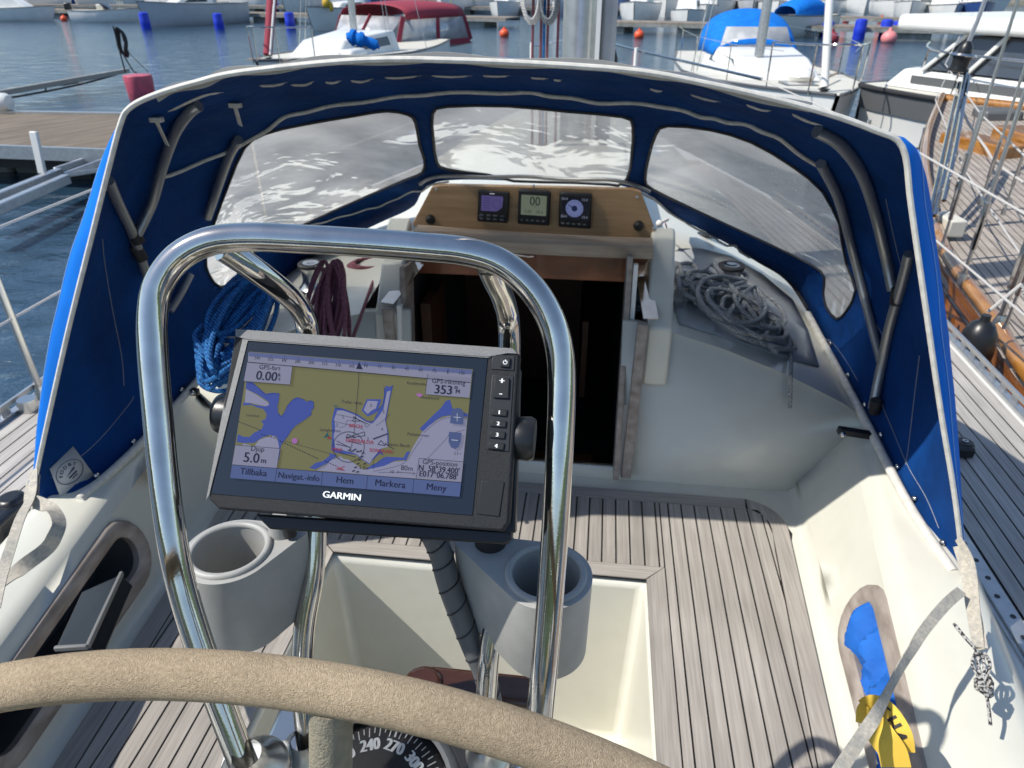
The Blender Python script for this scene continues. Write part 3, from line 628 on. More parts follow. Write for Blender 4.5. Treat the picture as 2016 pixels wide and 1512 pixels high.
def smooth_tab(ts, ps, t):
    n = len(ts)
    for i in range(n-1):
        if t <= ts[i+1] or i == n-2:
            f = (t-ts[i])/(ts[i+1]-ts[i]); a, b, c, d = ps[max(i-1,0)], ps[i], ps[i+1], ps[min(i+2,n-1)]
            if i == 0: a = ps[0]*2-ps[1] if ts[0] else V((2*HX-ps[1].x, ps[1].y, ps[1].z))
            return .5*((2*b)+(c-a)*f+(2*a-5*b+4*c-d)*f*f+(3*b-a-3*c+d)*f**3)
AC = PY(830,119,1.30)
def Ac(t):
    if t >= 0:
        return smooth_tab([0]+tA[1:], [AC]+AR[1:], t) if t > 0 else AC.copy()
    q = smooth_tab([0]+[tA[i] for i in (1,2,3,4,5,6,7,8,9,10)], [AC]+AL[1:], -t); return q
def Wc(t):
    q = smooth_tab(tW, WR, abs(t)); return q if t >= 0 else mir(q)
AC = (AR[0]+AL[0])/2; AC.z += .002
def S(t, s):
    a, w_ = Ac(t), Wc(t); d = a.lerp(w_, s); ax = V((HX, d.y, 1.30)); o = (d-ax); o.y = 0; o.normalize()
    T = abs(t); amp = interp([(0,.112),(.45,.112),(.60,.13),(.75,.10),(.88,.05),(1,0)], T)
    prof = (math.sin(math.pi*min(1, s*1.0))**.85) if 0 < s < 1 else 0
    fl = interp([(0,0),(.54,0),(.62,.016),(.72,.030),(.84,.040),(.93,.028),(1,0)], T) if t < 0 else interp([(0,0),(.5,0),(.6,.012),(.8,.010),(1,0)], T)
    wr_ = .0035*math.sin(46*t+1.3*math.sin(9*t))*math.exp(-s/.07)*min(1,s/.01) + .004*math.sin(38*t+2)*math.exp(-(1-s)/.08)*min(1,(1-s)/.02) + (.005*math.sin(21*t+7*s)*math.sin(math.pi*s) if T > .5 else 0)*min(1,(1-T)/.1)
    return d + o*(wr_+amp*prof+fl*(1-math.exp(-s/.022))*(1-s))
def inv(px, py, guess=None):
    best = None
    for i in range(-48, 49):
        for j in range(0, 21):
            if guess and (abs(i/48-guess[0]) > .35): continue
            t, s = i/48, j/20; p = S(t, s); x, y = proj(p); e_ = (x-px)**2+(y-py)**2
            pen = 0 if s > .18 else 900
            if best is None or e_+pen < best[0]: best = (e_+pen, t, s)
    _, t, s = best; st = .01
    for _ in range(25):
        x0, y0 = proj(S(t, s)); xt, yt = proj(S(min(t+1e-4,1), s)); xs_, ys_ = proj(S(t, min(s+1e-4,1)))
        a, b, c, d = (xt-x0)/1e-4, (xs_-x0)/1e-4, (yt-y0)/1e-4, (ys_-y0)/1e-4; det = a*d-b*c
        if abs(det) < 1e-3: break
        ex, ey = px-x0, py-y0; dt = (d*ex-b*ey)/det; ds = (-c*ex+a*ey)/det
        dt = max(-.05, min(.05, dt)); ds = max(-.05, min(.05, ds)); t = max(-.995, min(.995, t+dt)); s = max(.01, min(.995, s+ds))
    return t, s
CACHE = {}
def trace(pts, n=4, closed=True):
    c = catmull([(x, y, 0) for x, y in pts], n, closed); out = []; g_ = None
    for p in c:
        g_ = inv(p.x, p.y, g_); out.append(g_)
    return out
winC = trace([(852,222),(880,208),(1000,207),(1120,218),(1225,228),(1246,245),(1244,300),(1234,352),(1190,356),(1080,352),(960,343),(880,332),(860,318),(853,270)], 2)
winL = trace([(803,224),(818,240),(826,285),(835,312),(832,338),(800,352),(700,395),(600,440),(520,480),(478,520),(460,552),(432,565),(410,540),(404,505),(420,440),(450,360),(480,290),(520,262),(600,243),(700,226),(760,217)], 2)
winR = trace([(1292,262),(1315,246),(1400,254),(1480,278),(1560,325),(1620,375),(1650,440),(1668,520),(1686,570),(1668,612),(1648,628),(1628,605),(1622,575),(1624,545),(1600,522),(1520,482),(1440,445),(1360,408),(1285,372),(1270,352),(1278,305)], 2)
outer = [(-1+2*i/120, 0.0) for i in range(121)]+[(1-2*i/120, 1.0) for i in range(121)]
outer = [(u*.999, v) for u, v in outer]
wv = lambda L: [(u, v**.6) for u, v in L]
main, wins = patch(lambda u, v: S(u, v**(1/.6)), outer, [wv(winC), wv(winL), wv(winR)], 130, 40)
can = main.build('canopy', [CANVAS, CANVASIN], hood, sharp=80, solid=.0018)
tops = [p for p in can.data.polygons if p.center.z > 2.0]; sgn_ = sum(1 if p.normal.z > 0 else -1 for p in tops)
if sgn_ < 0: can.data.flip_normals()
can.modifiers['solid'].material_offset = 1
for w_ in wins:
    ob = w_.build('window', VINYL, hood, sharp=80)
def inward(t, s, d):
    e_ = 1e-3; a = S(t, s); u = S(min(t+e_,1), s)-S(max(t-e_,-1), s); v = S(t, min(s+e_,1))-S(t, max(s-e_,0)); n_ = u.cross(v)
    if n_.length < 1e-12: return a
    n_.normalize(); c = V((HX, a.y, 1.25)); 
    if (c-a).dot(n_) < 0: n_ = -n_
    return a+n_*d
q = G()
for L in (winC, winL, winR): q.tube([inward(t, s, .002) for t, s in L], .0042, 8, closed=True)
q.build('window_binding', DARKEDGE, hood)
q = G(); q.tube([inward(-1+2*i/160, 0.0, -.001) for i in range(161)], .0052, 8); q.build('edge_piping', PIPING, hood)
q = G(); q.ribbon([S(-.46+.92*i/90, .012)+V((0,-.004,0)) for i in range(91)], [(0,-1,-.1),(0,-1,-.1)], .016, .002); q.build('edge_tape', M('tape_greybeige',(.40,.385,.35),.8), hood)
def inner_line(px, r, mat, name, d=.006, n=5, wob=0, flat=False):
    tr = trace(px, n, False); pts = []
    for i, (t, s) in enumerate(tr): pts.append(inward(t, s, d+wob*math.sin(i*1.15)+wob*.6*math.sin(i*.47)))
    q = G(); q.tube(pts, r, 8); return q.build(name, mat, hood)
inner_line([(318,345),(420,305),(504,266),(560,226),(640,207),(760,190),(860,178),(1008,178),(1090,184),(1180,196),(1290,203),(1370,220),(1420,232),(1480,245),(1540,270),(1608,322)], .0048, PIPING, 'bow_sleeve_piping', wob=.002)
inner_line([(560,452),(620,438),(670,425),(720,410),(760,398),(800,380),(838,366),(880,360)], .003, PIPING, 'foot_piping', wob=.002)
inner_line([(1262,380),(1300,395),(1345,428),(1400,460),(1450,482),(1484,504)], .004, PIPING, 'foot_piping', wob=.002)
# scalloped facing tape behind the aft edge: short light bits showing between puckers
for seg_ in ([(330,218),(400,186),(440,180)],[(510,167),(540,166),(565,160)],[(572,165),(600,165),(618,158)],[(640,160),(655,161),(672,157)],[(690,157),(712,159),(735,153)],[(757,151),(790,151),(830,147)],[(850,147),(890,149),(930,147)],[(950,147),(980,148),(1005,147)],[(1045,151),(1060,152),(1080,153)],[(1090,155),(1100,156),(1106,156)],[(1280,173),(1295,177),(1305,177)],[(1360,184),(1390,193),(1420,199)],[(1470,204),(1500,214),(1520,216)],[(1560,222),(1590,236),(1620,245)]):
    tr = [inv(x, y) for x, y in seg_]; q = G(); q.tube(catmull([inward(t, s, .002) for t, s in tr], 4), [.0005,.0028,.0032,.0028,.0005], 6); q.build('facing_tape', PIPING, hood)
# stitching lines
for px in ([(200,470),(205,520),(222,620),(238,700),(243,760)],[(1745,390),(1762,470),(1780,540)],[(1690,560),(1716,620),(1740,660)],[(1812,700),(1802,780),(1790,880),(1784,915)],[(1735,790),(1760,850),(1790,920),(1825,980),(1850,1040)],[(100,940),(180,880),(250,800),(262,780)],[(1612,640),(1660,700),(1690,750)]):
    tr = trace(px, 5, False); q = G(); q.tube([inward(t, s, .002) for t, s in tr], .0008, 5); q.build('seam_stitching', M('thread',(.30,.32,.36),.8) if 'thread' not in bpy.data.materials else bpy.data.materials['thread'], hood)
for t0_, t1_, sgn in ((-.60,-.97,1),(.60,.97,1)):
    pts = []
    for i in range(40):
        t = t0_+(t1_-t0_)*i/39; a_ = S(t, .06); c_ = V((HX, a_.y, 1.3)); pts.append(a_+(a_-c_).normalized()*.0022)
    q = G(); q.tube(pts, .0011, 5); q.build('outer_seam', M('thread_pale_blue',(.20,.42,.75),.8) if 'thread_pale_blue' not in bpy.data.materials else bpy.data.materials['thread_pale_blue'], hood)
for sgn in (1, -1):
    for i in range(7):
        p = Wc(sgn*(.62+.055*i))+V((-sgn*.002,0,.020)); q = G(); q.lathe([(.001,.004),(.005,.003),(.0075,0),(.0075,-.002)], p, (-sgn,-.3,.5), seg=12); q.build('snap_fastener', STEEL, hood)
# outside seam on port wing
# maker's patch
cs = [inv(142,878), inv(184,936), inv(120,980), inv(96,922)]
P4 = [inward(*c, .004) for c in cs]
q = G(); q.poly(P4); pt = q.build('label_patch', M('patch_white',(.50,.50,.50),.8), hood, solid=.001)
c = sum(P4, V())/4; xax = (P4[1]-P4[2]).normalized()*1.0; yax = (P4[0]-P4[1]).normalized(); wdt = (P4[1]-P4[2]).length; nrm_ = (P4[1]-P4[2]).cross(P4[0]-P4[1]).normalized()
if nrm_.dot(CAM-c) < 0: nrm_ = -nrm_
ex = (P4[0]-P4[3]).normalized(); ey = (P4[3]-P4[2]).normalized(); ey = (ey-ex*ey.dot(ex)).normalized()
if ex.cross(ey).dot(CAM-c) < 0: ey = -ey
Mf = frame(c+ex.cross(ey)*.0015, ex, ey)
q = G(Mf); q.tube([(.034*math.cos(a), .026*math.sin(a), 0) for a in [2*math.pi*k/28 for k in range(28)]], .0008, 5, closed=True)
for k, chv in enumerate('FODBI'):
    a = R(150-30*k); q.text(chv, .012, Matrix.Translation((.024*math.cos(a), .017*math.sin(a)-.002, .0003)) @ Matrix.Rotation(a-math.pi/2, 4, 'Z'), bold=.0006)
q.poly([(-.017,-.004,0),(.012,.003,0),(.018,.001,0),(.010,-.003,0)]); q.box((0,-.010,0),(.024,.004,.0004)); q.box((0,-.016,0),(.016,.0025,.0004))
q.build('patch_print', M('print_ink',(.05,.05,.09),.7), pt)
# frame tubes (bows and struts), just inside the cloth
def bow(px, off, r, mat=TUBEG, name='frame_tube', n=6):
    pts = []
    for p in px:
        t, s = inv(p[0], p[1]); a = S(t, s); pts.append(a+(CAM-a).normalized()*off*1.3)
    q = G(); q.tube(pts, r, 12, n=n); return q.build(name, mat, hood)
bow([(392,208),(372,222),(345,262),(320,330),(300,400),(270,463)], .035, .0115)
bow([(213,355),(235,405),(262,462),(275,500),(290,545)], .025, .0115)
bow([(375,540),(355,580),(335,612)], .03, .0105)
bow([(470,275),(450,310),(425,380),(408,430)], .03, .0115)
bow([(1608,258),(1655,285),(1695,340),(1720,410),(1742,500),(1757,572)], .04, .0125)
bow([(1616,322),(1650,390),(1672,470),(1700,580),(1735,715)], .03, .0115)
bow([(1790,500),(1775,560),(1752,640),(1735,720),(1718,805)], .025, .0125)
for p in ((266,463),(1765,583),(1723,800),(273,497)):
    t, s = inv(*p); a = S(t, s); a = a+(CAM-a).normalized()*.036; q = G(); q.tube([a+V((-.004,-.004,.022)), a+V((.004,.004,-.022))], .0155, 10); q.build('tube_joint', BLKM, hood, bevel=.003)
# zip pull loops hanging from the roof
for pa, pb in (((303,228),(315,260)),((459,200),(463,221))):
    a, b = inward(*inv(*pa), .012), inward(*inv(*pb), .03); q = G(); q.beam(a, b, .011, .003, up=(0,1,0)); q.beam(a+V((-.012,0,.004)), a+V((.014,0,.004)), .014, .01); q.build('zip_pull', PIPING, hood, bevel=.002)
# foot strip along the coaming and cabin side
for sgn in (1, -1):
    q = G(); q.tube([Wc(sgn*(.42+.0058*i))+V((0,0,.002)) for i in range(26)], .0075, 8); q.build('foot_track', DARKEDGE, hood)
    q = G(); q.tube([Wc(sgn*(.575+.0085*i))+V((-sgn*.016,0,.010)) for i in range(50)], .0115, 10); q.build('foot_roll', PIPING, hood)
q = G(); q.tube([S(-.22+.011*i, .975)+V((0,-.01,-.004)) for i in range(41)], .006, 8); q.build('foot_batten', TUBEG, hood)

# ================= webbing straps and lanyards =================
st = G(); P_ = [PD(66,940,1.32),PD(62,985,1.27),PD(75,990,1.26),PD(105,1005,1.24),PD(116,1030,1.22),PD(108,1055,1.2),PD(92,1080,1.2),PD(50,1112,1.17),PD(22,1135,1.15),PD(-20,1170,1.1)]
st.ribbon(P_, [(0,-.5,.9),(.9,-.3,.3),(.6,-.7,.3),(-.2,-.2,.9)], .024, .0018, n=8); o = st.build('webbing_strap', WEB); tag(o, 'curled beige webbing strap lying on the left coaming below the label patch', 'strap')
st = G(); P_ = [PD(66,925,1.33),PD(62,975,1.27),PD(40,1020,1.2),PD(20,1080,1.14),PD(5,1130,1.1),PD(-12,1200,1.0)]
st.ribbon(P_, [(.3,-.8,.5),(.5,-.6,.6)], .016, .002, n=6); q = G(); q.cyl(PD(60,948,1.31), PD(63,990,1.265), .004); o = st.build('tie_down_strap', WEB); tag(o, 'taut beige tie-down strap running down from the left end of the canopy', 'strap'); q.build('snap_hook', STEELB, o)
st = G(); P_ = [PD(1893,1163,1.27),PD(1862,1190,1.22),PD(1820,1240,1.17),PD(1795,1280,1.14),PD(1770,1320,1.10),PD(1742,1375,1.06),PD(1722,1412,1.02),PD(1700,1445,1.0),PD(1660,1505,.95),PD(1640,1540,.93)]
st.ribbon(P_, [(-.5,-.6,.5),(-.2,-.9,.5),(.8,-.4,.5),(-.3,-.6,.9),(-.3,-.8,.8)], .018, .0018, n=8); o = st.build('webbing_strap', WEB); tag(o, 'long twisted beige webbing strap hanging across the right coaming above the locker', 'strap')
st = G(); st.ribbon([PD(1889,1075,1.36),PD(1905,1130,1.31),PD(1916,1200,1.26),PD(1930,1275,1.2)], [(-.5,-.7,.5),(-.3,-.8,.5)], .022, .002, n=6)
st.ribbon([PD(1886,1060,1.37),PD(1912,1110,1.30),PD(1922,1200,1.25),PD(1931,1280,1.2)], [(-.8,-.4,.4),(-.8,-.5,.3)], .014, .002, n=6); o = st.build('tie_down_strap', WEB); tag(o, 'grey-beige tie-down strap at the right end of the canopy with a cord tied to it', 'strap')
q = G()
q.tube([PD(1878,1228,1.22),PD(1900,1255,1.2),PD(1922,1280,1.19),PD(1930,1300,1.185)], .0029, 8, n=5)
for k in range(4):
    a = (k-1.5)*.006; q.tube([PD(1922+k*5,1284,1.19),PD(1926+k*4,1310,1.18)+V((a,0,0)),PD(1938-k*2,1350,1.165)], .0028, 8, n=4)
for k in range(3): c = PD(1938,1343+k*7,1.165); q.tube([c+V((.012*math.cos(a), .012*math.sin(a), .004*math.sin(2*a))) for a in [2*math.pi*j/10 for j in range(10)]], .0030, 8, closed=True)
q.tube([PD(1940,1358,1.163),PD(1946,1390,1.15),PD(1950,1428,1.145)], .0029, 8, n=4)
o = q.build('lashing_cord', ROPEBW); tag(o, 'knotted black and white flecked cord tied down to the pad eye on the right', 'cord')

# ================= pedestal guard =================
guard = thing('pedestal_guard', PD(730,1500,.85), 'polished stainless steel guard hoop around the plotter in front of the wheel', 'guard rail')
hoop_px = [(520,1600,.70),(478,1500,.695),(440,1400,.69),(398,1285,.685),(365,1180,.68),(342,1080,.675),(325,960,.672),(311,820,.67),(301,700,.667),(300,620,.665),(312,560,.663),(350,508,.662),(410,476,.662),(490,467,.662),(600,471,.662),(720,478,.662),(840,487,.662),(920,496,.662),(985,517,.663),(1040,560,.665),(1078,615,.668),(1100,680,.671),(1106,760,.675),(1101,900,.68),(1093,1040,.687),(1083,1180,.694),(1072,1310,.70),(1060,1440,.71),(1050,1560,.72)]
q = G(); q.tube([PD(x, y, d) for x, y, d in hoop_px], .0134, 32, n=6); q.build('hoop', STEEL, guard, sharp=80)
legL = [(440,490,.675),(500,530,.70),(560,575,.735),(590,606,.76),(606,650,.785),(612,760,.80),(619,900,.805),(622,1020,.81),(617,1130,.815),(600,1230,.82),(594,1330,.825),(600,1420,.83),(606,1478,.835)]
legR = [(962,522,.675),(975,553,.705),(992,592,.75),(1002,640,.785),(1003,740,.80),(1000,880,.81),(995,1020,.815),(985,1150,.82),(966,1270,.825),(960,1330,.83),(955,1400,.835),(950,1490,.84)]
for L in (legL, legR):
    q = G(); q.tube([PD(*p) for p in L], .0123, 24, n=5); q.build('leg', STEEL, guard, sharp=80)
for a, b in (((606,1478,.835),(612,1500,.837)),((950,1485,.84),(948,1512,.843)),((500,1512,.70),(520,1545,.70))):
    p = PD(*a); q = G(); q.lathe([(.014,.03),(.018,.015),(.030,.003),(.034,-.002),(.034,-.012)], p, (0,-.15,1), seg=28); q.build('foot_flange', STEELB, guard)

# ================= cup holders =================
def cup(px, d, tip_px, tip_d, label, hgt):
    c = PD(px[0], px[1], d); tp = PD(tip_px[0], tip_px[1], tip_d); tp.z = c.z; ro, ri = .050, .037
    dv = (tp-c); L = dv.length; ang = math.atan2(dv.y, dv.x); rt = .012
    be = math.acos((ro-rt)/L); outl = []
    for k in range(37): a = ang+be+(2*math.pi-2*be)*k/36; outl.append(V((c.x+ro*math.cos(a), c.y+ro*math.sin(a), c.z)))
    for k in range(9): a = ang-be+2*be*k/8; outl.append(V((tp.x+rt*math.cos(a), tp.y+rt*math.sin(a), c.z)))
    N = len(outl); root = thing('cup_holder', (c.x, c.y, c.z-hgt), *label)
    g = G(); inn = [V((c.x+ri*math.cos(a), c.y+ri*math.sin(a), c.z)) for a in [2*math.pi*k/36 for k in range(36)]]
    # top face with the cup opening
    oc = [(p.x, p.y) for p in outl]; ic = [(p.x, p.y) for p in inn]
    m, _ = patch(lambda u, v: V((u, v, c.z)), oc, [ic], 1, 1); g.add(m.v, m.f)
    def off(p, k): q_ = V((p.x-c.x, p.y-c.y, 0)); return p
    for z0, z1, s0, s1 in ((0,-hgt+.008,1,.97),(-hgt+.008,-hgt,.97,.86)):
        a_ = [V((c.x+(p.x-c.x)*s0, c.y+(p.y-c.y)*s0, c.z+z0)) for p in outl]; b_ = [V((c.x+(p.x-c.x)*s1, c.y+(p.y-c.y)*s1, c.z+z1)) for p in outl]
        g.add(a_+b_, [(k,(k+1)%N,N+(k+1)%N,N+k) for k in range(N)])
    g.add(b_, [tuple(range(N))])
    dn = [V((c.x+(p.x-c.x)*.94, c.y+(p.y-c.y)*.94, c.z-hgt+.012)) for p in inn]
    g.add(inn+dn, [(k,(k+1)%36,36+(k+1)%36,36+k) for k in range(36)]+[tuple(range(36,72))])
    weld(g, 1e-4); rg_ = G(); rg_.tube([p+V((0,0,.0005)) for p in [V((c.x+(ri+.0035)*math.cos(a), c.y+(ri+.0035)*math.sin(a), c.z)) for a in [2*math.pi*k/40 for k in range(40)]]], .0042, 10, closed=True); rg_.build('rolled_rim', GREYP, root); body = g.build('holder_body', GREYP, root, bevel=.0055, seg=4, sharp=60)
    return root, c, tp
cl_, c1, t1 = cup((452,1083), .765, (588,1072), .80, ('pale grey plastic cup holder clamped to the guard left of the plotter', 'cup holder', 'cup holders on the guard'), .112)
q = G(); p = t1+V((-.016,-.004,0)); q.lathe([(.001,.022),(.010,.022),(.0125,.014),(.0125,.0)], p); o = q.build('clamp_bolt', GREYP, cl_, bevel=.001)
q = G(); q.lathe([(.001,.021),(.007,.021),(.007,.004),(.001,.004)], p+V((.014,-.006,.0))); q.build('bolt_recess', BLKM, cl_)
cr_, c2, t2 = cup((1075,1130), .765, (915,1075), .815, ('shaded grey plastic cup holder with a dark well, right of the plotter', 'cup holder', 'cup holders on the guard'), .118)
q = G(); q.lathe([(.001,.020),(.016,.020),(.018,.012),(.018,-.0)], t2+V((.03,.0,0))); q.build('clamp_knob', BLKM, cr_)

# ================= chart plotter =================
DO = V((-.205,.538,1.932)); nz = V((.002,-.775,.632)).normalized(); dx_ = V((1,-.008,-.013)); dx_ = (dx_-nz*dx_.dot(nz)).normalized(); dy_ = nz.cross(dx_)
DM = Matrix(((dx_.x,dy_.x,nz.x,DO.x),(dx_.y,dy_.y,nz.y,DO.y),(dx_.z,dy_.z,nz.z,DO.z),(0,0,0,1))); DI = DM.inverted()
def dv(x, y, z=0):      # photograph point carried to the instrument's own face plane
    a = DI @ CAM; b = DI @ (CAM+ray(x, y)); t = (z-a.z)/(b.z-a.z); p = a+(b-a)*t; return V((p.x, p.y, z))
plot = thing('chart_plotter', DO+V((0,0,-.09)), 'black chart plotter with a lit harbour chart on its screen behind the wheel', 'chart plotter')
g = G(DM)
ol = [dv(470,652),(dv(1000,684)),(dv(1022,700)),(dv(1001,1030)),(dv(988,1046)),(dv(430,1002)),(dv(410,982)),(dv(462,658))]
bk = [V((p.x*1.0, p.y*1.0+.004, -.020)) for p in ol]; md_ = [V((p.x*1.006, p.y*1.006, -.007)) for p in ol]; bk2 = [V((p.x*.93, p.y*.86, -.050)) for p in ol]
n = 8
fs_ = [tuple(range(n))]
for r_ in range(3): fs_ += [(r_*n+k, r_*n+(k+1)%n, (r_+1)*n+(k+1)%n, (r_+1)*n+k) for k in range(n)]
fs_.append(tuple(range(3*n, 4*n))); g.add(ol+md_+bk+bk2, fs_); g.build('casing', DEV, plot, bevel=.0025, seg=3)
rg = G(DM); inn_ = [dv(489,671),dv(961,705),dv(930,1016),dv(413,974)]; ot_ = [dv(466,654),dv(1003,690),dv(975,1030),dv(404,984)]
A1 = [p+V((0,0,.0012)) for p in inn_]; B1 = [V((p.x,p.y,-.0015)) for p in ot_]
rg.add(A1+B1, [(0,1,5,4),(3,0,4,7)]); rg.prism([dv(466,650,-.001),dv(1010,688,-.001),dv(1018,698,-.001),dv(1000,697,-.001),dv(961,704,-.001),dv(489,670,-.001),dv(466,664,-.001)], (0,.0004,.0026)); rg.build('case_bevel', M('case_sunlit_edge',(.15,.152,.15),.42,spec=.8,bump=1,bs=1400,bdist=.0008,col2=(.22,.22,.22),ns=1200,det=1), plot)  # same case plastic in a lighter tone, for sun glint on the edge
# back plate lower lip and its knobs
g = G(DM); pts = [dv(500,1012,-.03),dv(1005,1046,-.03),dv(1008,1060,-.03),dv(995,1072,-.03),dv(530,1042,-.03)]; g.prism(pts, (0,0,-.022)); g.prism([dv(1004,720,-.03),dv(1024,722,-.03),dv(1014,1050,-.03),dv(985,1050,-.03)], (0,0,-.02)); g.build('rear_shell', BLK, plot, bevel=.002)
g = G(DM); p0 = dv(1016,862,-.022); p1 = dv(1060,862,-.022); g.lathe([(.001,.000),(.020,.0),(.020,.004),(.0205,.006),(.0215,.017),(.019,.022),(.001,.023)], p0+V((-.004,0,0)), (1,0,0), seg=26); g.build('bracket_knob', BLK, plot, bevel=.001)
g = G(DM); p0 = dv(450,815,-.022); g.lathe([(.001,.000),(.020,.0),(.0200,.008),(.0210,.020),(.019,.026),(.001,.027)], p0+V((.016,0,0)), (-1,0,0), seg=26); g.build('bracket_knob', BLK, plot, bevel=.001)
g = G(DM); g.beam(dv(640,1010,-.06), dv(930,1030,-.06), .03, .012, up=(0,0,1)); g.build('mount_bracket', BLKM, plot, bevel=.003)
g = G(DM); g.prism([dv(489,672,.0008),dv(960,706,.0008),dv(930,1015,.0008),dv(415,972,.0008)], (0,0,-.002)); bz = g.build('front_glass', GLASSB, plot, bevel=.0004)
# screen picture, layer over layer
def E(name, rgb, k=.50, base=.16):
    c = srgb(*rgb); m = M(name, tuple(x*base for x in c), .12, emit=k); t = m.node_tree.nodes['Principled BSDF']; t.inputs['Emission Color'].default_value = (*c, 1); t.inputs['Specular IOR Level'].default_value = .35; return m
EL, EW, ED, ET = E('screen_land',(124,122,84),.5), E('screen_shoal',(72,88,165)), E('screen_pale',(150,150,176)), E('screen_ink',(35,38,62))
EB, EBAR, ER, EP, EG_ = E('screen_box',(143,144,168)), E('screen_button',(88,102,150)), E('screen_red',(150,50,70)), E('screen_violet',(170,110,180)), E('screen_teal',(40,90,100))
EBL = E('screen_zoom',(82,96,140)); EWH = E('screen_white',(215,220,230))
LZ = [.0012]
def lay(mat, name, polys=(), lines=(), texts=(), z=None):
    LZ[0] += .00018; z = LZ[0] if z is None else z; g = G(DM)
    for p in polys: g.poly([dv(x, y, z) for x, y in p])
    for pts, wd in lines:
        P = [dv(x, y, z) for x, y in pts]
        for a, b in zip(P, P[1:]):
            d = (b-a); 
            if d.length < 1e-6: continue
            d.normalize(); s_ = V((-d.y, d.x, 0))*wd/2; a2, b2 = a-d*wd*.25, b+d*wd*.25; g.add([a2-s_, b2-s_, b2+s_, a2+s_], [(0,1,2,3)])
    for tx in texts:
        s_, x, y, hpx = tx[:4]; al = tx[4] if len(tx) > 4 else 'CENTER'; bo = tx[5] if len(tx) > 5 else 0; wx = tx[6] if len(tx) > 6 else 1
        p = dv(x, y, z); g.text(s_, hpx*.000478*1.38, Matrix.Translation(p), al, bo*.00007, wx)
    return g.build(name, mat, scr, flatshade=True)
g = G(DM); g.poly([dv(x, y, .0011) for x, y in ((491,692),(931,727),(905,978),(453,941))]); scr = g.build('screen', EL, plot, flatshade=True)
def cm(p, n=3, closed=True): return [(q.x, q.y) for q in catmull([(x, y, 0) for x, y in p], n, closed)]
shoal = [
 [(485,751),(497,752),(510,764),(523,775),(538,773),(550,775),(549,787),(546,800),(547,812),(554,819),(560,812),(566,798),(578,785),(586,782),(598,786),(603,791),(613,788),(618,793),(618,803),(612,810),(614,816),(606,822),(594,830),(582,838),(574,847),(569,856),(561,866),(553,876),(551,893),(549,905),(543,923),(539,925),(546,917),(547,900),(549,876),(545,860),(530,856),(515,862),(500,872),(486,872),(478,872),(466,870),(468,855),(480,860),(492,860),(500,852),(515,845),(519,835),(514,829),(523,825),(525,815),(518,805),(506,802),(494,797),(478,798),(481,790),(500,797),(520,800),(529,798),(530,792),(510,778),(484,765)],
 [(659,803),(672,803),(690,810),(705,816),(722,828),(733,830),(741,817),(746,808),(741,812),(724,820),(712,808),(722,786),(751,786),(748,797),(742,808),(752,797),(756,780),(756,768),(760,759),(766,762),(774,758),(770,775),(765,800),(760,830),(764,850),(765,880),(763,870),(748,880),(738,895),(738,890),(756,900),(736,910),(733,905),(728,915),(700,895),(662,892),(652,886),(654,855),(653,830),(656,815)],
 [(609,921),(622,911),(635,908),(648,898),(650,892),(663,896),(656,905),(640,914),(620,924)],
 [(718,925),(737,912),(760,899),(795,901),(800,890),(808,888),(803,898),(800,906),(783,906),(775,908),(755,918),(735,922)],
 [(826,844),(850,820),(868,803),(878,789),(886,787),(889,798),(891,804),(921,815),(921,821),(889,817),(870,820),(857,828),(833,850)],
]
lay(EW, 'chart_shoals', shoal)
deep = [
 [(484,766),(506,778),(527,792),(530,797),(524,800),(510,797),(492,793),(482,793)],
 [(478,873),(490,876),(500,880),(510,866),(524,861),(540,858),(547,868),(549,878),(549,893),(545,893),(536,884),(526,890),(500,884),(478,880)],
 [(664,808),(675,808),(700,817),(720,830),(733,834),(744,822),(755,806),(759,785),(762,771),(769,769),(765,790),(758,828),(762,845),(763,880),(748,884),(742,893),(733,903),(728,913),(716,905),(700,893),(690,890),(660,883),(657,860),(660,840),(658,825)],
 [(716,807),(724,789),(744,790),(740,804),(732,808),(724,815)],
 [(655,903),(672,898),(690,907),(700,914),(710,922),(716,925),(735,922),(757,917),(775,909),(800,907),(806,896),(809,888),(813,880),(830,852),(845,838),(862,826),(880,820),(889,819),(920,823),(909,938),(820,942),(750,937),(620,926),(640,916)],
]
lay(ED, 'chart_deeps', deep)
for isl in [[(716,818),(724,823),(735,818),(741,811),(737,827),(728,827)],[(664,892),(680,897),(697,897),(702,903),(696,906),(676,903)],[(733,906),(748,893),(757,899),(740,912),(726,917)]]: lay(EL, 'chart_islet', [isl])
lines = [([(707,726),(705,760),(700,820),(696,860),(689,890)], .0005)]
for L in ([(484,751),(500,757),(510,764),(522,776),(545,774),(550,778),(547,812),(555,820)], [(555,820),(566,798),(583,783),(605,789),(617,791),(616,806),(605,823),(574,847),(561,866),(552,880)], [(659,803),(690,810),(720,828),(735,830)], [(774,758),(765,800),(760,830),(765,855),(765,878)], [(756,760),(756,790),(742,808)], [(660,815),(700,824),(720,836)],[(655,829),(690,837),(715,845)],[(668,842),(680,838),(684,828),(695,829)],[(740,838),(752,830),(768,815)],[(718,836),(722,841),(730,832)],[(735,928),(780,918),(800,907),(812,890),(830,862)],[(745,930),(790,930),(818,932)],[(834,852),(860,830),(885,822),(921,824)],[(842,902),(880,862),(885,855),(915,846)],[(620,926),(640,918),(650,905),(670,901)],[(560,868),(650,893)],[(735,924),(736,905),(748,888)]): lines.append((cm(L, 3, False), .0003))
circ = [(686+31*math.cos(a), 880+30*math.sin(a)) for a in [2*math.pi*k/30 for k in range(31)]]; lines.append((circ, .0006))
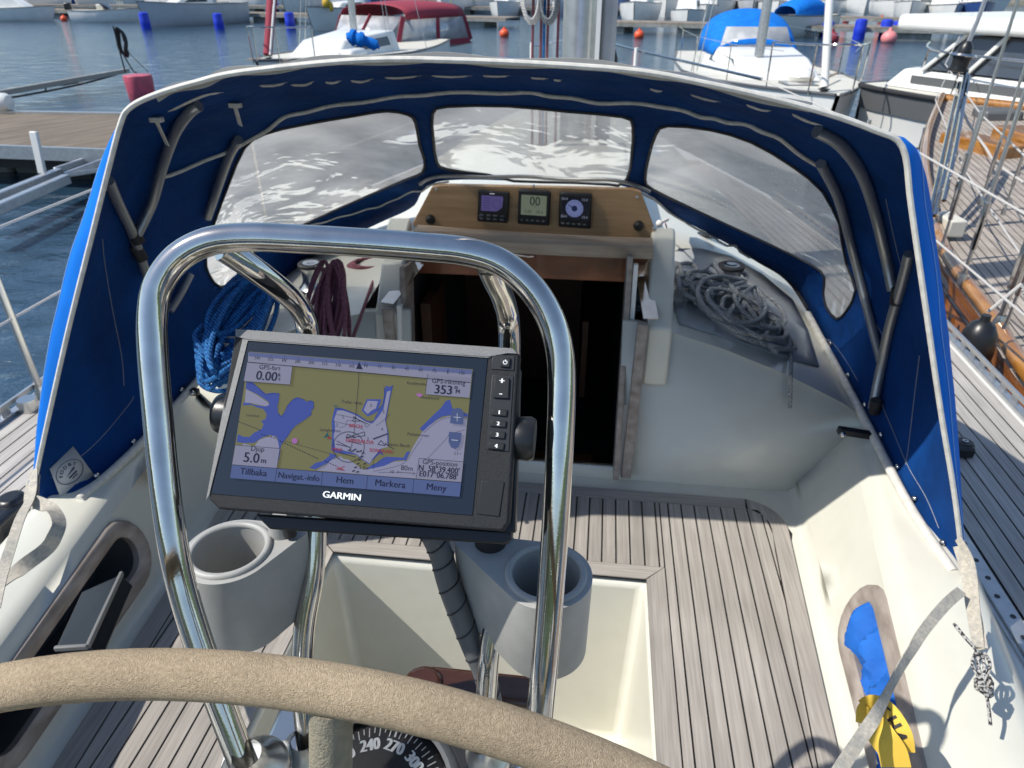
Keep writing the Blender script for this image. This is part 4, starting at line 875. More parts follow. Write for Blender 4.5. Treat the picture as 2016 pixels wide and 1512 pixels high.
for L in ([(695,820),(705,826),(725,835)],[(694,829),(709,829),(698,821),(694,829)],[(663,868),(690,882)],[(661,874),(688,880)],[(681,862),(717,850),(718,858),(681,862),(684,855),(700,862)],[(686,868),(711,875)],[(735,865),(762,855)],[(734,864),(763,853)],[(744,875),(750,867),(758,877),(744,875)],[(758,874),(776,884)],[(668,891),(700,900)]): lines.append((L, .0006))
k = 0
for x0, y0, x1, y1 in ((470,830,515,848),(515,855,545,863),(551,868,628,904),(640,908,665,919)):
    n_ = int(math.hypot(x1-x0, y1-y0)/5.2)
    for i in range(n_): f = i/n_; a = (x0+(x1-x0)*f, y0+(y1-y0)*f); lines.append(([a, (a[0]+1.8, a[1]+.8)], .0008))
txt = [('Laxhukud',497,818,5),('Ljungholmen',650,847,6),('Trailer ramp',692,792,6),('Kustbevakn',820,755,6),('Oxelosund',846,783,6),('Fiskehamnen',823,856,6),('Visitors Berth',782,876,6.5),('80m',801,922,10),('11',898,893,7),('N',906,893,3),('2',675,821,6),('2',663,837,6),('2',730,798,6),('5',755,811,6),('4',752,845,6),('3',724,864,6),('5 Kn',716,921,7),('10',771,929,6)]
lay(ET, 'chart_lines', lines=lines, texts=txt)
lay(ER, 'chart_ship_names', texts=[('BIRCH',700,839,7,'CENTER',2),('ESMERALDA',708,869,7.5,'CENTER',2),('MAJA',664,885,6.5,'CENTER',2),('SONOLAN',750,888,7,'CENTER',2)], lines=[([(664,924),(678,918)],.0007),([(664,919),(676,925)],.0007),([(661,923),(678,926)],.0007)], polys=[[(644,857),(654,864),(646,864)]])
rnd = random.Random(3)
lay(ET, 'chart_boats', lines=[([(x, y), (x+4, y-2)], .0012) for x, y in [(686,887),(692,889),(697,886),(702,890),(708,889),(713,893),(706,906),(703,914),(698,921),(711,900),(694,928),(702,930),(716,914)]])
lay(EP, 'chart_mooring_mark', [cm([(580+5.5*math.cos(a), 868+5.5*math.sin(a)) for a in [2*math.pi*k/10 for k in range(10)]], 2), ])
lay(EP, 'chart_marina_mark', [[(818,776),(826,774),(833,778),(826,782)]])
lay(EG_, 'chart_day_mark', [[(637,862),(645,851),(647,858),(641,862)]], lines=[([(657,797),(665,799)],.0006),([(657,800),(665,802)],.0006)])
lay(EB, 'data_boxes', [[(489,694),(930,729),(926,752),(488,712)],[(487,713),(576,719),(571,757),(480,750)],[(842,737),(928,744),(924,783),(837,776)],[(464,876),(551,882),(545,922),(457,914)],[(825,902),(912,909),(908,949),(819,942)]])
lay(EBAR, 'menu_bar', [[(457,915),(908,950),(905,978),(453,941)]])
lay(E('compass_band_top',(98,108,152)), 'heading_band', [[(490,693),(930,728),(929,737),(489,701)]])
ls = [([(488,713),(926,753)], .0006), ([(457,915),(908,950)], .0004)]
for L in ([(576,719),(571,758),(480,751)],[(842,737),(837,777),(924,784)],[(551,882),(545,922)],[(464,876),(551,883)],[(825,902),(912,909)],[(825,902),(819,942)],[(545,922),(541,949)],[(635,929),(632,956)],[(724,936),(721,964)],[(815,943),(812,971)],[(783,929),(815,932)],[(783,926),(783,933)],[(815,929),(815,936)]): ls.append((L, .00035))
tx = []
for i, s_ in enumerate(('240','255','W','285','300','315','330','345')): tx.append((s_, 506+26.6*i, 705+2.3*i, 6 if s_ != 'W' else 8)); ls.append(([(507+26.8*i, 697+2.2*i),(507+26.8*i, 700+2.2*i)], .0003))
for i, s_ in enumerate(('N','15','30','45','60','75','E','105')): tx.append((s_, 720+27*i, 720+2.1*i, 7.5 if s_ in 'NE' else 6.2)); ls.append(([(720+27*i, 712+2.2*i),(720+27*i, 715+2.2*i)], .0003))
tx += [('GPS-fart',531,724,9.5),('0.00',525,741,19,'CENTER',3),('k',550,738,8,'CENTER',2),('t',550,746,8,'CENTER',2),('GPS-riktning',883,752,9.5),('353',873,768,18,'CENTER',4),('o',898,762,9,'CENTER',3),('M',901,771,8,'CENTER',3),
       ('Djup',507,884,10.5),('5.0',495,902,20,'CENTER',3),('m',519,907,11,'CENTER',2),('GPS-position',866,912,9.5),('N  58°39.400\'',864,924.5,11.5,'CENTER',2,.90),('E017°06.788\'',863,936,11.5,'CENTER',2,.90),
       ('Tillbaka',499,930,13,'CENTER',2),('Navigat.-info',588,939,12,'CENTER',2),('Hem',679,946,13,'CENTER',2),('Markera',768,953,13,'CENTER',2),('Meny',859,960,13,'CENTER',2)]
lay(ET, 'screen_text', [[(701,726),(707,712),(714,727)]], lines=ls, texts=tx)
lay(EBL, 'zoom_buttons', [cm([(886,833),(888,812),(893,805),(902,803),(910,806),(913,816),(912,836),(899,835)], 1),cm([(884,850),(909,852),(907,870),(903,880),(896,884),(888,881),(883,870)], 1)])
lay(EWH, 'zoom_signs', lines=[([(893,821),(907,822)],.0004),([(900,814),(900,829)],.0004),([(889,866),(901,867)],.0005)])
g = G(DM); g.text('GARMIN', 12.8*.000478*1.38, Matrix.Translation(dv(673,977,.0016)), 'CENTER', .00028, 1.15); g.build('maker_lettering', E('lettering_white',(235,240,240),.35,.8), plot, flatshade=True)
# keys
KEY = M('key_rubber', (.022,.024,.026), .5, spec=.25, bump=.3, bs=1500, bdist=.0003)
def rr(x0, y0, x1, y1, sk=0): return [dv(x0, y0, .0), dv(x1, y1-(y1-y0)+sk, .0), dv(x1-2, y1, .0), dv(x0-2, y1-sk, .0)]
def key(px, name, h=.0028, mat=KEY, ch=None, csz=8, cpos=None):
    g = G(DM); P = [dv(x, y, 0) for x, y in px]; g.prism(P, (0,0,h)); k = g.build(name, mat, plot, bevel=.0009)
    if ch:
        c = sum(P, V())/len(P) if cpos is None else dv(*cpos); g2 = G(DM)
        for s_, ox, oy in ch: g2.text(s_, csz*.000478*1.38, Matrix.Translation((c.x+ox, c.y+oy, h+.0002)), 'CENTER', .0004)
        g2.build('key_symbol', E('key_white',(235,238,240),.35,.8) if 'key_white' not in bpy.data.materials else bpy.data.materials['key_white'], k, flatshade=True)
    return k
KT = M('key_tray', (.02,.021,.023), .4)
key([(970,698),(1014,701),(1012,730),(967,727)], 'card_tray', .0010, KT)
k_ = key([(987,705),(1006,706),(1004,725),(985,723)], 'power_key', .0032)
c = sum([dv(*p) for p in ((987,705),(1006,706),(1004,725),(985,723))], V())/4
g2 = G(DM @ Matrix.Translation((c.x, c.y, .0035))); g2.tube([(.0018*math.cos(a), .0018*math.sin(a), 0) for a in [R(-240+300*k/14) for k in range(15)]], .0004, 5); g2.tube([(0,.0004,0),(0,.0026,0)], .0004, 5); g2.build('key_symbol', bpy.data.materials.get('key_white') or E('key_white',(235,238,240),.35,.8), k_)
key([(969,738),(1011,741),(1002,889),(957,885)], 'key_tray', .0008, KT)
key([(974,743),(1004,745),(1002,786),(971,784)], 'zoom_key', .0030, KEY, [('+',0,.0062),('-',0,-.0052)], 13)
for (a, b), s_ in zip(((969,805),(967,827),(965,849),(963,871)), '1234'):
    key([(a,b),(a+31,b+2),(a+29,b+16),(a-2,b+13)], 'number_key', .0026, KEY, [(s_,0,0)], 7.5)
key([(948,946),(993,949),(983,1017),(939,1012)], 'card_door', .0010, KEY)
# cable conduit below the plotter
q = G(); pts = [PD(850,1050,.80),PD(868,1090,.81),(PD(884,1150,.82)),PD(906,1210,.83),PD(932,1275,.845),PD(955,1330,.86),PD(970,1400,.87)]; q.tube(pts, .0135, 18, n=6)
cond = q.build('cable_conduit', GREYP); cond.data.materials.clear(); cond.data.materials.append(M('conduit_grey',(.13,.135,.14),.55)); tag(cond, 'dark grey spiral-wrapped cable hose running down behind the plotter', 'cable')
cp = catmull(pts, 6); hx = G(); L = len(cp); acc = []
for i in range(220):
    f = i/219*(L-1); j = min(int(f), L-2); p = cp[j].lerp(cp[j+1], f-j); T = (cp[j+1]-cp[j]).normalized(); n1 = T.orthogonal().normalized(); n2 = T.cross(n1); a = i/219*math.pi*2*8.5; acc.append(p+(n1*math.cos(a)+n2*math.sin(a))*.0135)
hx.tube(acc, .0012, 5); hx.build('wrap_edge', DARKEDGE, cond)

# ================= wheel =================
tl = R(10); nW = V((0,-math.cos(tl),math.sin(tl))); WO = PD(600,1345,.5); bW = nW.cross(V((1,0,0)))
bW = V((0, math.sin(tl), math.cos(tl)))
ptsW = [PD(0,0,1)]*0
def on_plane(x, y): r = ray(x, y); k = (WO-CAM).dot(nW)/r.dot(nW); return CAM+r*k
RW = .672; WC = WO+V((-.032,0,0))-bW*RW*1.0
for _ in range(40):       # settle the centre so that the rim passes three sighted points
    e3 = [(on_plane(*p)-WC).length-RW for p in ((60,1345),(600,1347),(1150,1497))]
    RW += sum(e3)/3*.9; e3 = [(on_plane(*p)-WC).length-RW for p in ((60,1345),(600,1347),(1150,1497))]
    for p, e_ in zip(((60,1345),(600,1347),(1150,1497)), e3): WC += (on_plane(*p)-WC).normalized()*e_*.45

# ================= compass on its pedestal =================
cc = PD(736,1578,.80); cx_ = V((0,-.42,.91)).normalized()
ped = thing('steering_pedestal', (cc.x, cc.y+.05, FZ), 'steering pedestal with a big tan suede-rimmed wheel and a grey compass', 'steering pedestal')
q = G(); q.lathe([(.001,.03),(.05,.03),(.055,0),(.05,-.03),(.001,-.03)], WC, nW); wheel = q.build('steering_wheel', STEEL, ped, bevel=.004); wheel['label'] = 'large wheel whose rim is wrapped in tan suede'
q = G(); q.tube([WC+V((math.sin(a),0,0))*RW+bW*RW*math.cos(a) for a in [2*math.pi*k/160 for k in range(160)]], .0178, 28, closed=True); rim = q.build('rim_cover', SUEDE, wheel, sharp=80)
spoke_t = on_plane(652,1400); spoke_dir = (spoke_t-WC).normalized(); sa0 = math.atan2(spoke_dir.x, spoke_dir.dot(bW))
for k in range(5):
    a = sa0+2*math.pi*k/5; d = V((math.sin(a),0,0))+bW*math.cos(a); q = G(); q.tube([WC+d*.05, WC+d*(RW-.01)], .0085, 12); sp = q.build('spoke', STEEL, wheel)
    q = G(); q.tube([WC+d*(RW-.20), WC+d*(RW-.012)], .0155 if k == 0 else .012, 18); q.build('spoke_cover', SUEDED, wheel)

q = G(); q.lathe([(.06,0),(.07,.02),(.085,.35),(.10,1.02)], (cc.x, cc.y+.06, FZ)); q.build('column', WHITE, ped)
q = G(); q.lathe([(.087,.001),(.092,.004),(.097,.001),(.105,-.012),(.108,-.04),(.10,-.10)], cc, cx_, seg=48); q.build('compass_housing', M('housing_grey',(.10,.105,.11),.55,bump=.6,bs=900,bdist=.0006), ped)
q = G(); q.lathe([(.001,.012),(.05,.006),(.072,-.004),(.087,-.012)], cc-cx_*.006, cx_, seg=48); dial = q.build('compass_card', BLKM, ped)
ex = V((1,0,0)); ey = cx_.cross(ex); Mc = frame(cc, ex, ey)
def card_z(r): return interp([(0,.0065),(.05,.0005),(.072,-.0095),(.087,-.0175)], r)+.0008
q = G(Mc)
for k in range(72):
    a = R(k*5+2); L0 = .070 if k % 2 else .066; q.add([( (r)*math.sin(a)+w_*math.cos(a), r*math.cos(a)-w_*math.sin(a), card_z(r)) for r, w_ in ((L0,-.0006),(L0,.0006),(.0765,.0006),(.0765,-.0006))], [(0,1,2,3)])
for s_, dg in (('180',-77),('210',-47),('240',-17),('270',12),('300',41),('330',70),('N',100)):
    a = R(-dg); r = .0565; q.text(s_, .0185, Matrix.Translation((-r*math.sin(a), r*math.cos(a), card_z(r)+.001)) @ Matrix.Rotation(a, 4, 'Z') @ Matrix.Rotation(R(-9), 4, 'X'), 'CENTER', .0010, .82)
q.build('compass_figures', WHITE, dial)
q = G(Mc); q.beam((.010,.066,.0),(.012,.081,-.002),.002,.001); q.build('lubber_line', WHITE, dial)
q = G(Mc); 
for s_ in (-1, 1): q.tube([(.027*s_-.002,.085,.0),(.033*s_-.002,.105,-.01)], .0055, 10)
q.build('housing_stud', STEEL, ped)
q = G(Mc); q.prism([(.10*math.sin(a)*1.0,.10*math.cos(a),-.004) for a in [R(-6+9*k) for k in range(9)]]+[(.125*math.sin(a),.125*math.cos(a),-.006) for a in [R(66-9*k) for k in range(9)]], (0,0,-.02)); q.build('housing_ring', BLK, ped, bevel=.002)
gm = bpy.data.materials.new('dome_glass'); gm.use_nodes = True; gb = gm.node_tree.nodes['Principled BSDF']; gb.inputs['Transmission Weight'].default_value = 1; gb.inputs['Roughness'].default_value = 0; gb.inputs['IOR'].default_value = 1.15; gb.inputs['Specular IOR Level'].default_value = .6
q = G(); q.lathe([(.0005,.030),(.03,.0265),(.055,.018),(.075,.006),(.086,-.006)], cc, cx_, seg=48); q.build('compass_dome', gm, ped)
# plate under the guard feet, engine lever, dark table edge behind
q = G(); p = PD(760,1500,.84); q.box((p.x, p.y, p.z-.018), (.32,.16,.02)); q.build('head_plate', STEELB, ped, bevel=.008)
q = G(); a = PD(452,1498,.80); q.box(a+V((.03,0,-.01)), (.075,.05,.035), (0,0,.2)); q.build('engine_lever_head', WHITE, ped, bevel=.008)
q = G(); q.tube([PD(560,1498,.97),PD(612,1380,1.05)], .014, 8); q.build('side_trim', VARN, ped)
tb = G(); c = PD(935,1368,1.02); tb.box((c.x-.0, c.y+.01, c.z), (.18,.05,.028)); tb.cyl((c.x-.075,c.y,c.z-.012),(c.x-.075,c.y,c.z+.02),.03,seg=20)
o = tb.build('folding_table', wood('dark_varnish',(.035,.014,.008),(.075,.028,.014),.2,coat=.6,axis=(2,8,8),sc=3), None, bevel=.010, seg=3); tag(o, 'dark varnished wooden table leaf folded behind the steering pedestal', 'table')

# ================= instrument panel =================
pp = [(870,364),(1245,372),(1262,378),(1296,470),(1288,482),(815,447),(812,440),(850,368)]
PYY = 2.0
panel = thing('instrument_panel', PY(1050,450,PYY), 'oiled teak instrument board with three displays above the companionway', 'instrument panel')
P = [PY(x, y, PYY-.0) for x, y in pp]; q = G(); q.prism(P, (0,.022,0)); bd_ = q.build('board', TEAKP, panel, bevel=.003)
def disp(x0, y0, x1, y1, sk, kind):
    c = [PY(x0,y0,PYY-.002), PY(x1,y0+sk,PYY-.002), PY(x1-3,y1+sk,PYY-.002), PY(x0-2,y1,PYY-.002)]
    q = G(); q.prism(c, (0,-.016,0)); b = q.build('display', BLK, panel, bevel=.004)
    f = lambda u, v, d=-.0185: (c[0].lerp(c[1],u)).lerp(c[3].lerp(c[2],u),v)+V((0,d,0))
    return b, f
LAV, LCD = E('screen_lavender',(92,84,140)), E('screen_lcd',(118,128,112)); DI2 = E('screen_dial',(118,130,180)); DKS = E('screen_dark',(22,26,40)); LCDI = E('lcd_ink',(52,58,52))
def fr_(f, u, v, d): o_ = f(u, v, d); return frame(o_, f(u+.1,v,d)-o_, o_-f(u,v+.1,d))
b, f = disp(943,373,1004,433,4,0)
q = G(); q.poly([f(.12,.12),f(.80,.12),f(.82,.20),f(.80,.48),f(.62,.62),f(.12,.62)]); sc = q.build('display_screen', LAV, b)
q = G(); q.tube([f(.62+.13*math.cos(a), .38+.14*math.sin(a), -.0192) for a in [2*math.pi*k/16 for k in range(16)]], .0006, 5, closed=True)
for k in range(5): q.beam(f(.18,.2+.08*k,-.019), f(.4,.2+.08*k,-.019), .0015, .0006, up=(0,1,0))
q.build('screen_marks', E('lavender_ink',(66,60,112)), sc)
q = G()
for i in range(4):
    for j in range(2): q.box(f(.15+.22*i,.76+.12*j,-.019), (.011,.004,.005))
q.build('display_keys', DKGREY, b, bevel=.001); q = G(); q.box(f(.46,.055,-.0186),(.014,.001,.002)); q.build('display_badge', EWH, b)
b, f = disp(1022,371,1085,438,4,1)
q = G(); q.poly([f(.10,.12),f(.89,.12),f(.89,.70),f(.10,.70)]); sc = q.build('display_screen', LCD, b)
q = G(); q.text('00', .036, fr_(f,.53,.30,-.0192), 'CENTER', .0004, .85); q.text('.', .03, fr_(f,.53,.36,-.0192)); q.text('0.00', .012, fr_(f,.32,.60,-.0192)); q.text('28.6', .012, fr_(f,.68,.60,-.0192)); q.build('screen_marks', LCDI, sc)
q = G()
for i in range(5): q.box(f(.13+.17*i,.86,-.019), (.008,.004,.004))
q.build('display_keys', DKGREY, b, bevel=.001)
b, f = disp(1102,376,1166,444,4,2)
q = G(); q.poly([f(.08,.10),f(.92,.10),f(.92,.74),f(.08,.74)]); sc = q.build('display_screen', DKS, b)
q = G(); q.poly([f(.48+.27*math.cos(a), .42+.25*math.sin(a), -.0190) for a in [2*math.pi*k/28 for k in range(28)]]); q.build('dial_face', DI2, sc)
q = G()
for k in range(12): a = 2*math.pi*k/12; q.beam(f(.48+.20*math.cos(a),.42+.19*math.sin(a),-.0194), f(.48+.25*math.cos(a),.42+.235*math.sin(a),-.0194), .0012, .0004, up=(0,1,0))
q.beam(f(.48,.42,-.0197), f(.30,.33,-.0197), .002, .0005, up=(0,1,0)); q.poly([f(.48+.09*math.cos(a), .42+.085*math.sin(a), -.0195) for a in [2*math.pi*k/16 for k in range(16)]]); q.build('screen_marks', E('dial_ink',(28,40,80)), sc)
q = G()
for u, v in ((.17,.16),(.78,.16),(.16,.66),(.80,.66)): q.text('00.0' if u < .5 else '12.4', .010, fr_(f,u,v,-.0194))
q.build('dial_numbers', E('dial_text',(150,158,180)), sc)
q = G()
for i in range(5): q.box(f(.13+.17*i,.87,-.019), (.008,.004,.004))
q.build('display_keys', DKGREY, b, bevel=.001)
for px in ((848,432),(1257,444)):
    q = G(); c = PY(*px, PYY); q.lathe([(.001,.016),(.008,.016),(.0135,.008),(.0145,0)], c, (0,-1,0)); q.sph(c+V((0,-.012,.006)), .006, 10); q.build('screw_knob', BLK, panel)
for px in ((858,373),(1051,364+2),(1254,388),(1286,450)):
    q = G(); c = PY(*px, PYY-.001); q.lathe([(.001,.002),(.004,.001),(.0045,0)], c, (0,-1,0), seg=12); q.build('screw', STEELB, panel)

# ================= winches, cleats and coiled ropes =================
def winch(name_loc, r, hgt, label, dk=BLKM):
    c = V(name_loc); w_ = thing('winch', c, label, 'winch', 'winches on the cabin top')
    q = G(); q.lathe([(r*1.15,0),(r*1.15,.012),(r*.95,.02),(r*.8,hgt*.35),(r*.78,hgt*.7),(r*.95,hgt*.86),(r*1.0,hgt*.9)], c, seg=28); q.build('drum', STEELB, w_)
    q = G(); q.lathe([(r*1.0,hgt*.88),(r*1.02,hgt*.97),(r*.95,hgt),(r*.62,hgt*1.01)], c, seg=28); q.build('rim', dk, w_)
    q = G(); q.lathe([(r*.62,hgt*1.012),(r*.35,hgt*1.02),(r*.2,hgt*1.0),(.001,hgt*.99)], c, seg=28); q.build('cap', STEEL, w_)
    return w_
wr = PZ(1440,524,1.50); wr.z = 1.41; winch(wr, .042, .095, 'black and chrome winch behind the coil of grey rope on the right')
wl = PZ(612,520,1.50); wl.z = 1.41; winch(wl, .042, .095, 'chrome winch draped with burgundy rope on the left of the companionway')
def coil(name, mat, label, cat, fn, n, r, seed, per=18):
    rn = random.Random(seed); q = G()
    path = []
    for k in range(n):
        c, a, b, ph, M3 = fn(k, rn); 
        for i in range(per): t = 2*math.pi*i/per+ph; path.append(c+a*math.cos(t)+b*math.sin(t)+V((rn.uniform(-1,1), rn.uniform(-1,1), rn.uniform(-1,1)))*M3)
    q.tube(path, r, 8, n=3); o = q.build(name, mat); tag(o, label, cat); return o
# grey coil: loops lying on the cabin top
def on_cab(x, y, lift):
    z = 1.42
    for _ in range(6):
        p = PZ(x, y, z+lift); z = interp(cab, abs(p.x-XC))+interp([(BY,0),(2.3,.05),(3.2,.08)], p.y)+.006
    return PZ(x, y, z+lift)
GZ = [(1352,540,26,22,.03,.2),(1368,566,34,22,.045,.5),(1390,556,40,20,.03,.3),(1345,565,24,30,.02,.6),(1412,578,58,24,.04,.45),(1430,600,78,30,.03,.5),(1450,612,92,34,.035,.5),(1462,622,100,36,.02,.52),(1470,618,88,28,.05,.45),(1478,632,96,32,.015,.55),(1488,636,80,26,.03,.6),(1440,590,70,42,.05,.35),(1502,640,66,22,.02,.75),(1420,545,50,18,.04,.1),(1496,606,58,28,.045,.7)]
rn = random.Random(5); path = []
for (x, y, a, b, lf, th) in GZ:
    ph = rn.uniform(0, 6.28); th += rn.uniform(-.08,.08)
    for i in range(13):
        t = 2*math.pi*i/12+ph; dx = a*math.cos(t)*math.cos(th)-b*math.sin(t)*math.sin(th); dy = a*math.cos(t)*math.sin(th)+b*math.sin(t)*math.cos(th)
        X = max(1320, min(1568, x+dx)); Yy = max(494+max(0,X-1450)*.5, min(690, y+dy)); lim = 636+(X-1330)*.24; Yy = min(Yy, lim)
        path.append(on_cab(X, Yy, max(.002, lf+rn.uniform(-.008,.014))))
ns_px = [(1322,520),(1322,580),(1337,636),(1400,656),(1480,682),(1560,708),(1612,722),(1590,650),(1560,590),(1500,540),(1440,505),(1380,490),(1335,490)]
mm_, _ = patch(lambda u, v: on_cab(u, v, -.002), ns_px, [], 10, 10); ns_ = mm_.build('nonskid_panel', M('nonskid_cabin_top',(.34,.36,.37),.75,bump=.8,bs=700,bdist=.001), yacht, solid=.004)
g = G(); g.tube(path, .0068, 8, n=4)
g.tube([on_cab(1530,630,.03),on_cab(1550,668,.012),on_cab(1557,700,.008),PY(1557,733,1.775),PY(1556,765,1.772),PY(1555,802,1.772)], .0062, 8, n=5)
o = g.build('rope_coil', ROPEG); tag(o, 'tangled coil of grey rope on the cabin top right of the companionway', 'rope')
g = G(); g.tube([PZ(1310,440,1.62),PZ(1322,478,1.5),PZ(1345,560,1.42),PZ(1365,600,1.41),PZ(1402,636,1.40)], .0022, 6, n=5); o = g.build('thin_cord', M('cord_red',(.45,.07,.08),.8)); tag(o, 'thin red cord running under the grey rope coil', 'cord')
g = G(); c = PZ(1298,440,1.60); g.sph(c, .012, 12); g.tube([c, c+V((.03,.05,.0))], .006, 8); o = g.build('fender_clip', WHITE); tag(o, 'small white ball knob beside the right end of the instrument board', 'knob')
for px, z in (((1370,470),1.44),((1405,490),1.42)): 
    c = PZ(*px, z); 
g = thing('rope_clutch', PZ(1375,472,1.44), 'cream rope clutch with a black lever behind the grey rope on the right', 'rope clutch')
c = PZ(1372,478,1.44); q = G(); q.box(c, (.10,.07,.035), (0,0,-.3)); q.build('clutch_body', WHITE, g, bevel=.005); q = G(); q.box(c+V((.03,.0,.03)), (.10,.03,.012), (0,0,-.3)); q.build('clutch_lever', BLK, g, bevel=.003)
# blue hank hanging on the port side
path = []; rn = random.Random(11)
for k in range(15):
    top_ = (520+rn.uniform(-14,22), 548+rn.uniform(-12,22)); bot = (430-k*2.2+rn.uniform(-16,26), 655+k*7+rn.uniform(-15,18)); d0, d1 = 1.74+rn.uniform(-.04,.04), 1.64-k*.008+rn.uniform(-.03,.03)
    wd_ = 26+rn.uniform(-6,24); mx_, my_ = (top_[0]+bot[0])/2, (top_[1]+bot[1])/2; L_ = math.hypot(top_[0]-bot[0], top_[1]-bot[1])/2; th = math.atan2(bot[1]-top_[1], bot[0]-top_[0])
    for i in range(14):
        t = 2*math.pi*i/14; u = L_*math.cos(t); v = wd_*math.sin(t); f = (math.cos(t)+1)/2
        path.append(PD(mx_+u*math.cos(th)-v*math.sin(th), my_+u*math.sin(th)+v*math.cos(th), d0+(d1-d0)*f+rn.uniform(-.006,.006)))
g = G(); g.tube(path, .0062, 8, n=3)
for k in range(5): 
    y0 = 700+18*k; g.tube([PD(478,y0-8,1.60),PD(430,y0-2,1.585),(PD(398,y0-14,1.58)),PD(384+k*2,y0-40,1.60),PD(400,y0-60,1.63)], .006, 8, n=5)
o = g.build('rope_coil', ROPEB); tag(o, 'large hank of bright blue rope hanging inside the left side of the canopy', 'rope')
path = []; 
for k in range(13):
    top_ = (655+rn.uniform(-22,18), 520+rn.uniform(-8,10)); bot = (600+k*6.5+rn.uniform(-10,10), 690+rn.uniform(-16,16)); wd_ = 9+rn.uniform(0,13); d0, d1 = 1.80+rn.uniform(-.03,.03), 1.66+rn.uniform(-.03,.03)
    mx_, my_ = (top_[0]+bot[0])/2, (top_[1]+bot[1])/2; L_ = math.hypot(top_[0]-bot[0], top_[1]-bot[1])/2; th = math.atan2(bot[1]-top_[1], bot[0]-top_[0])
    for i in range(14):
        t = 2*math.pi*i/14; u = L_*math.cos(t); v = wd_*math.sin(t); f = (math.cos(t)+1)/2
        path.append(PD(mx_+u*math.cos(th)-v*math.sin(th), my_+u*math.sin(th)+v*math.cos(th), d0+(d1-d0)*f))
for k in range(7):
    for i in range(12): t = 2*math.pi*i/12; path.append(PZ(715+30*math.cos(t)+k*2, 524+9*math.sin(t)-k*1.0, 1.46+.004*k))
g = G(); g.tube(path, .0048, 8, n=3); o = g.build('rope_coil', ROPER); tag(o, 'hank of dark burgundy rope draped over the left winch', 'rope')

# ================= in the coaming lockers =================
t = thing('handheld_case', face_pt(-1,.95,1.03), 'flat black case with a grey edge stowed in the left coaming locker', 'case')
q = G(); P4 = [PD(108,1276,1.235),PD(172,1272,1.235),PD(238,1130,1.42),PD(160,1165,1.42)]; q.prism(P4, (.02,-.0,-.03)); q.build('case_body', BLK, t, bevel=.004)
q = G(); q.beam(PD(108,1277,1.232), PD(173,1273,1.232), .007, .010); q.beam(PD(173,1273,1.232), PD(240,1128,1.418), .007, .010); weld(q, 0); q.build('case_edge', M('case_edge_grey',(.16,.16,.155),.6), t, bevel=.002)
t = thing('blue_jacket', face_pt(1,.95,1.02), 'bright blue cloth stuffed into the right coaming locker', 'jacket')
def blob(u, v):
    Y = 1.20-.50*u; z = 1.012+.125*v*(1-.15*u); fold = .009*math.sin(9*u*3.1+3*v)+.007*math.sin(23*u-4*v)+.010*math.sin(48*u*v+1)+.006*abs(math.sin(61*u+7*v))
    return face_pt(1, Y, z, -.010+fold-.02*abs(v-.5)+.018*math.sin(math.pi*v))
q = G(); q.grid(blob, 60, 14); q.build('cloth', M('jacket_blue',(.006,.13,.52),.8,col2=(.004,.10,.42),ns=12,bump=.6,bs=40,bdist=.004), t, solid=.004)
t = thing('crotch_strap', PD(1740,1450,1.02), 'yellow webbing strap with black capital letters hanging out of the right locker', 'strap')
A_, B_ = [PD(1712,1400,1.10),PD(1722,1395,1.085),PD(1738,1402,1.075),PD(1756,1425,1.06),PD(1768,1450,1.05),PD(1772,1480,1.05)], [(-.4,-.7,.6),(-.3,-.8,.6),(-.2,-.9,.5)]
q = G(); q.ribbon(A_, B_, .040, .002, n=6); body = q.build('strap_body', YEL, t)
q = G(); q.ribbon([PD(1704,1415,1.095),PD(1722,1430,1.06),PD(1738,1452,1.045),PD(1756,1478,1.04),PD(1764,1510,1.04)], [(-.5,-.7,.6),(-.3,-.9,.5)], .040, .002, n=6); q.build('strap_tail', YEL, t)
q = G(); q.ribbon([PD(1700,1425,1.09),PD(1702,1400,1.095),PD(1712,1392,1.095),PD(1722,1400,1.09)], [(-.4,-.7,.6),(-.2,-.9,.5)], .022, .002, n=6); q.build('strap_loop', YEL, t)
q = G(); cpx = catmull(A_, 6)
for i, ch_ in enumerate('THA'):
    j = 12+i*6; p = cpx[j]; T = (cpx[j+1]-cpx[j-1]).normalized(); nn = (V((-.3,-.8,.6))-T*V((-.3,-.8,.6)).dot(T)).normalized(); yv = nn.cross(T)
    q.text(ch_, .030, frame(p+nn*.0025, T, yv), 'CENTER', .0009, .8)
q.build('strap_lettering', BLKM, t)
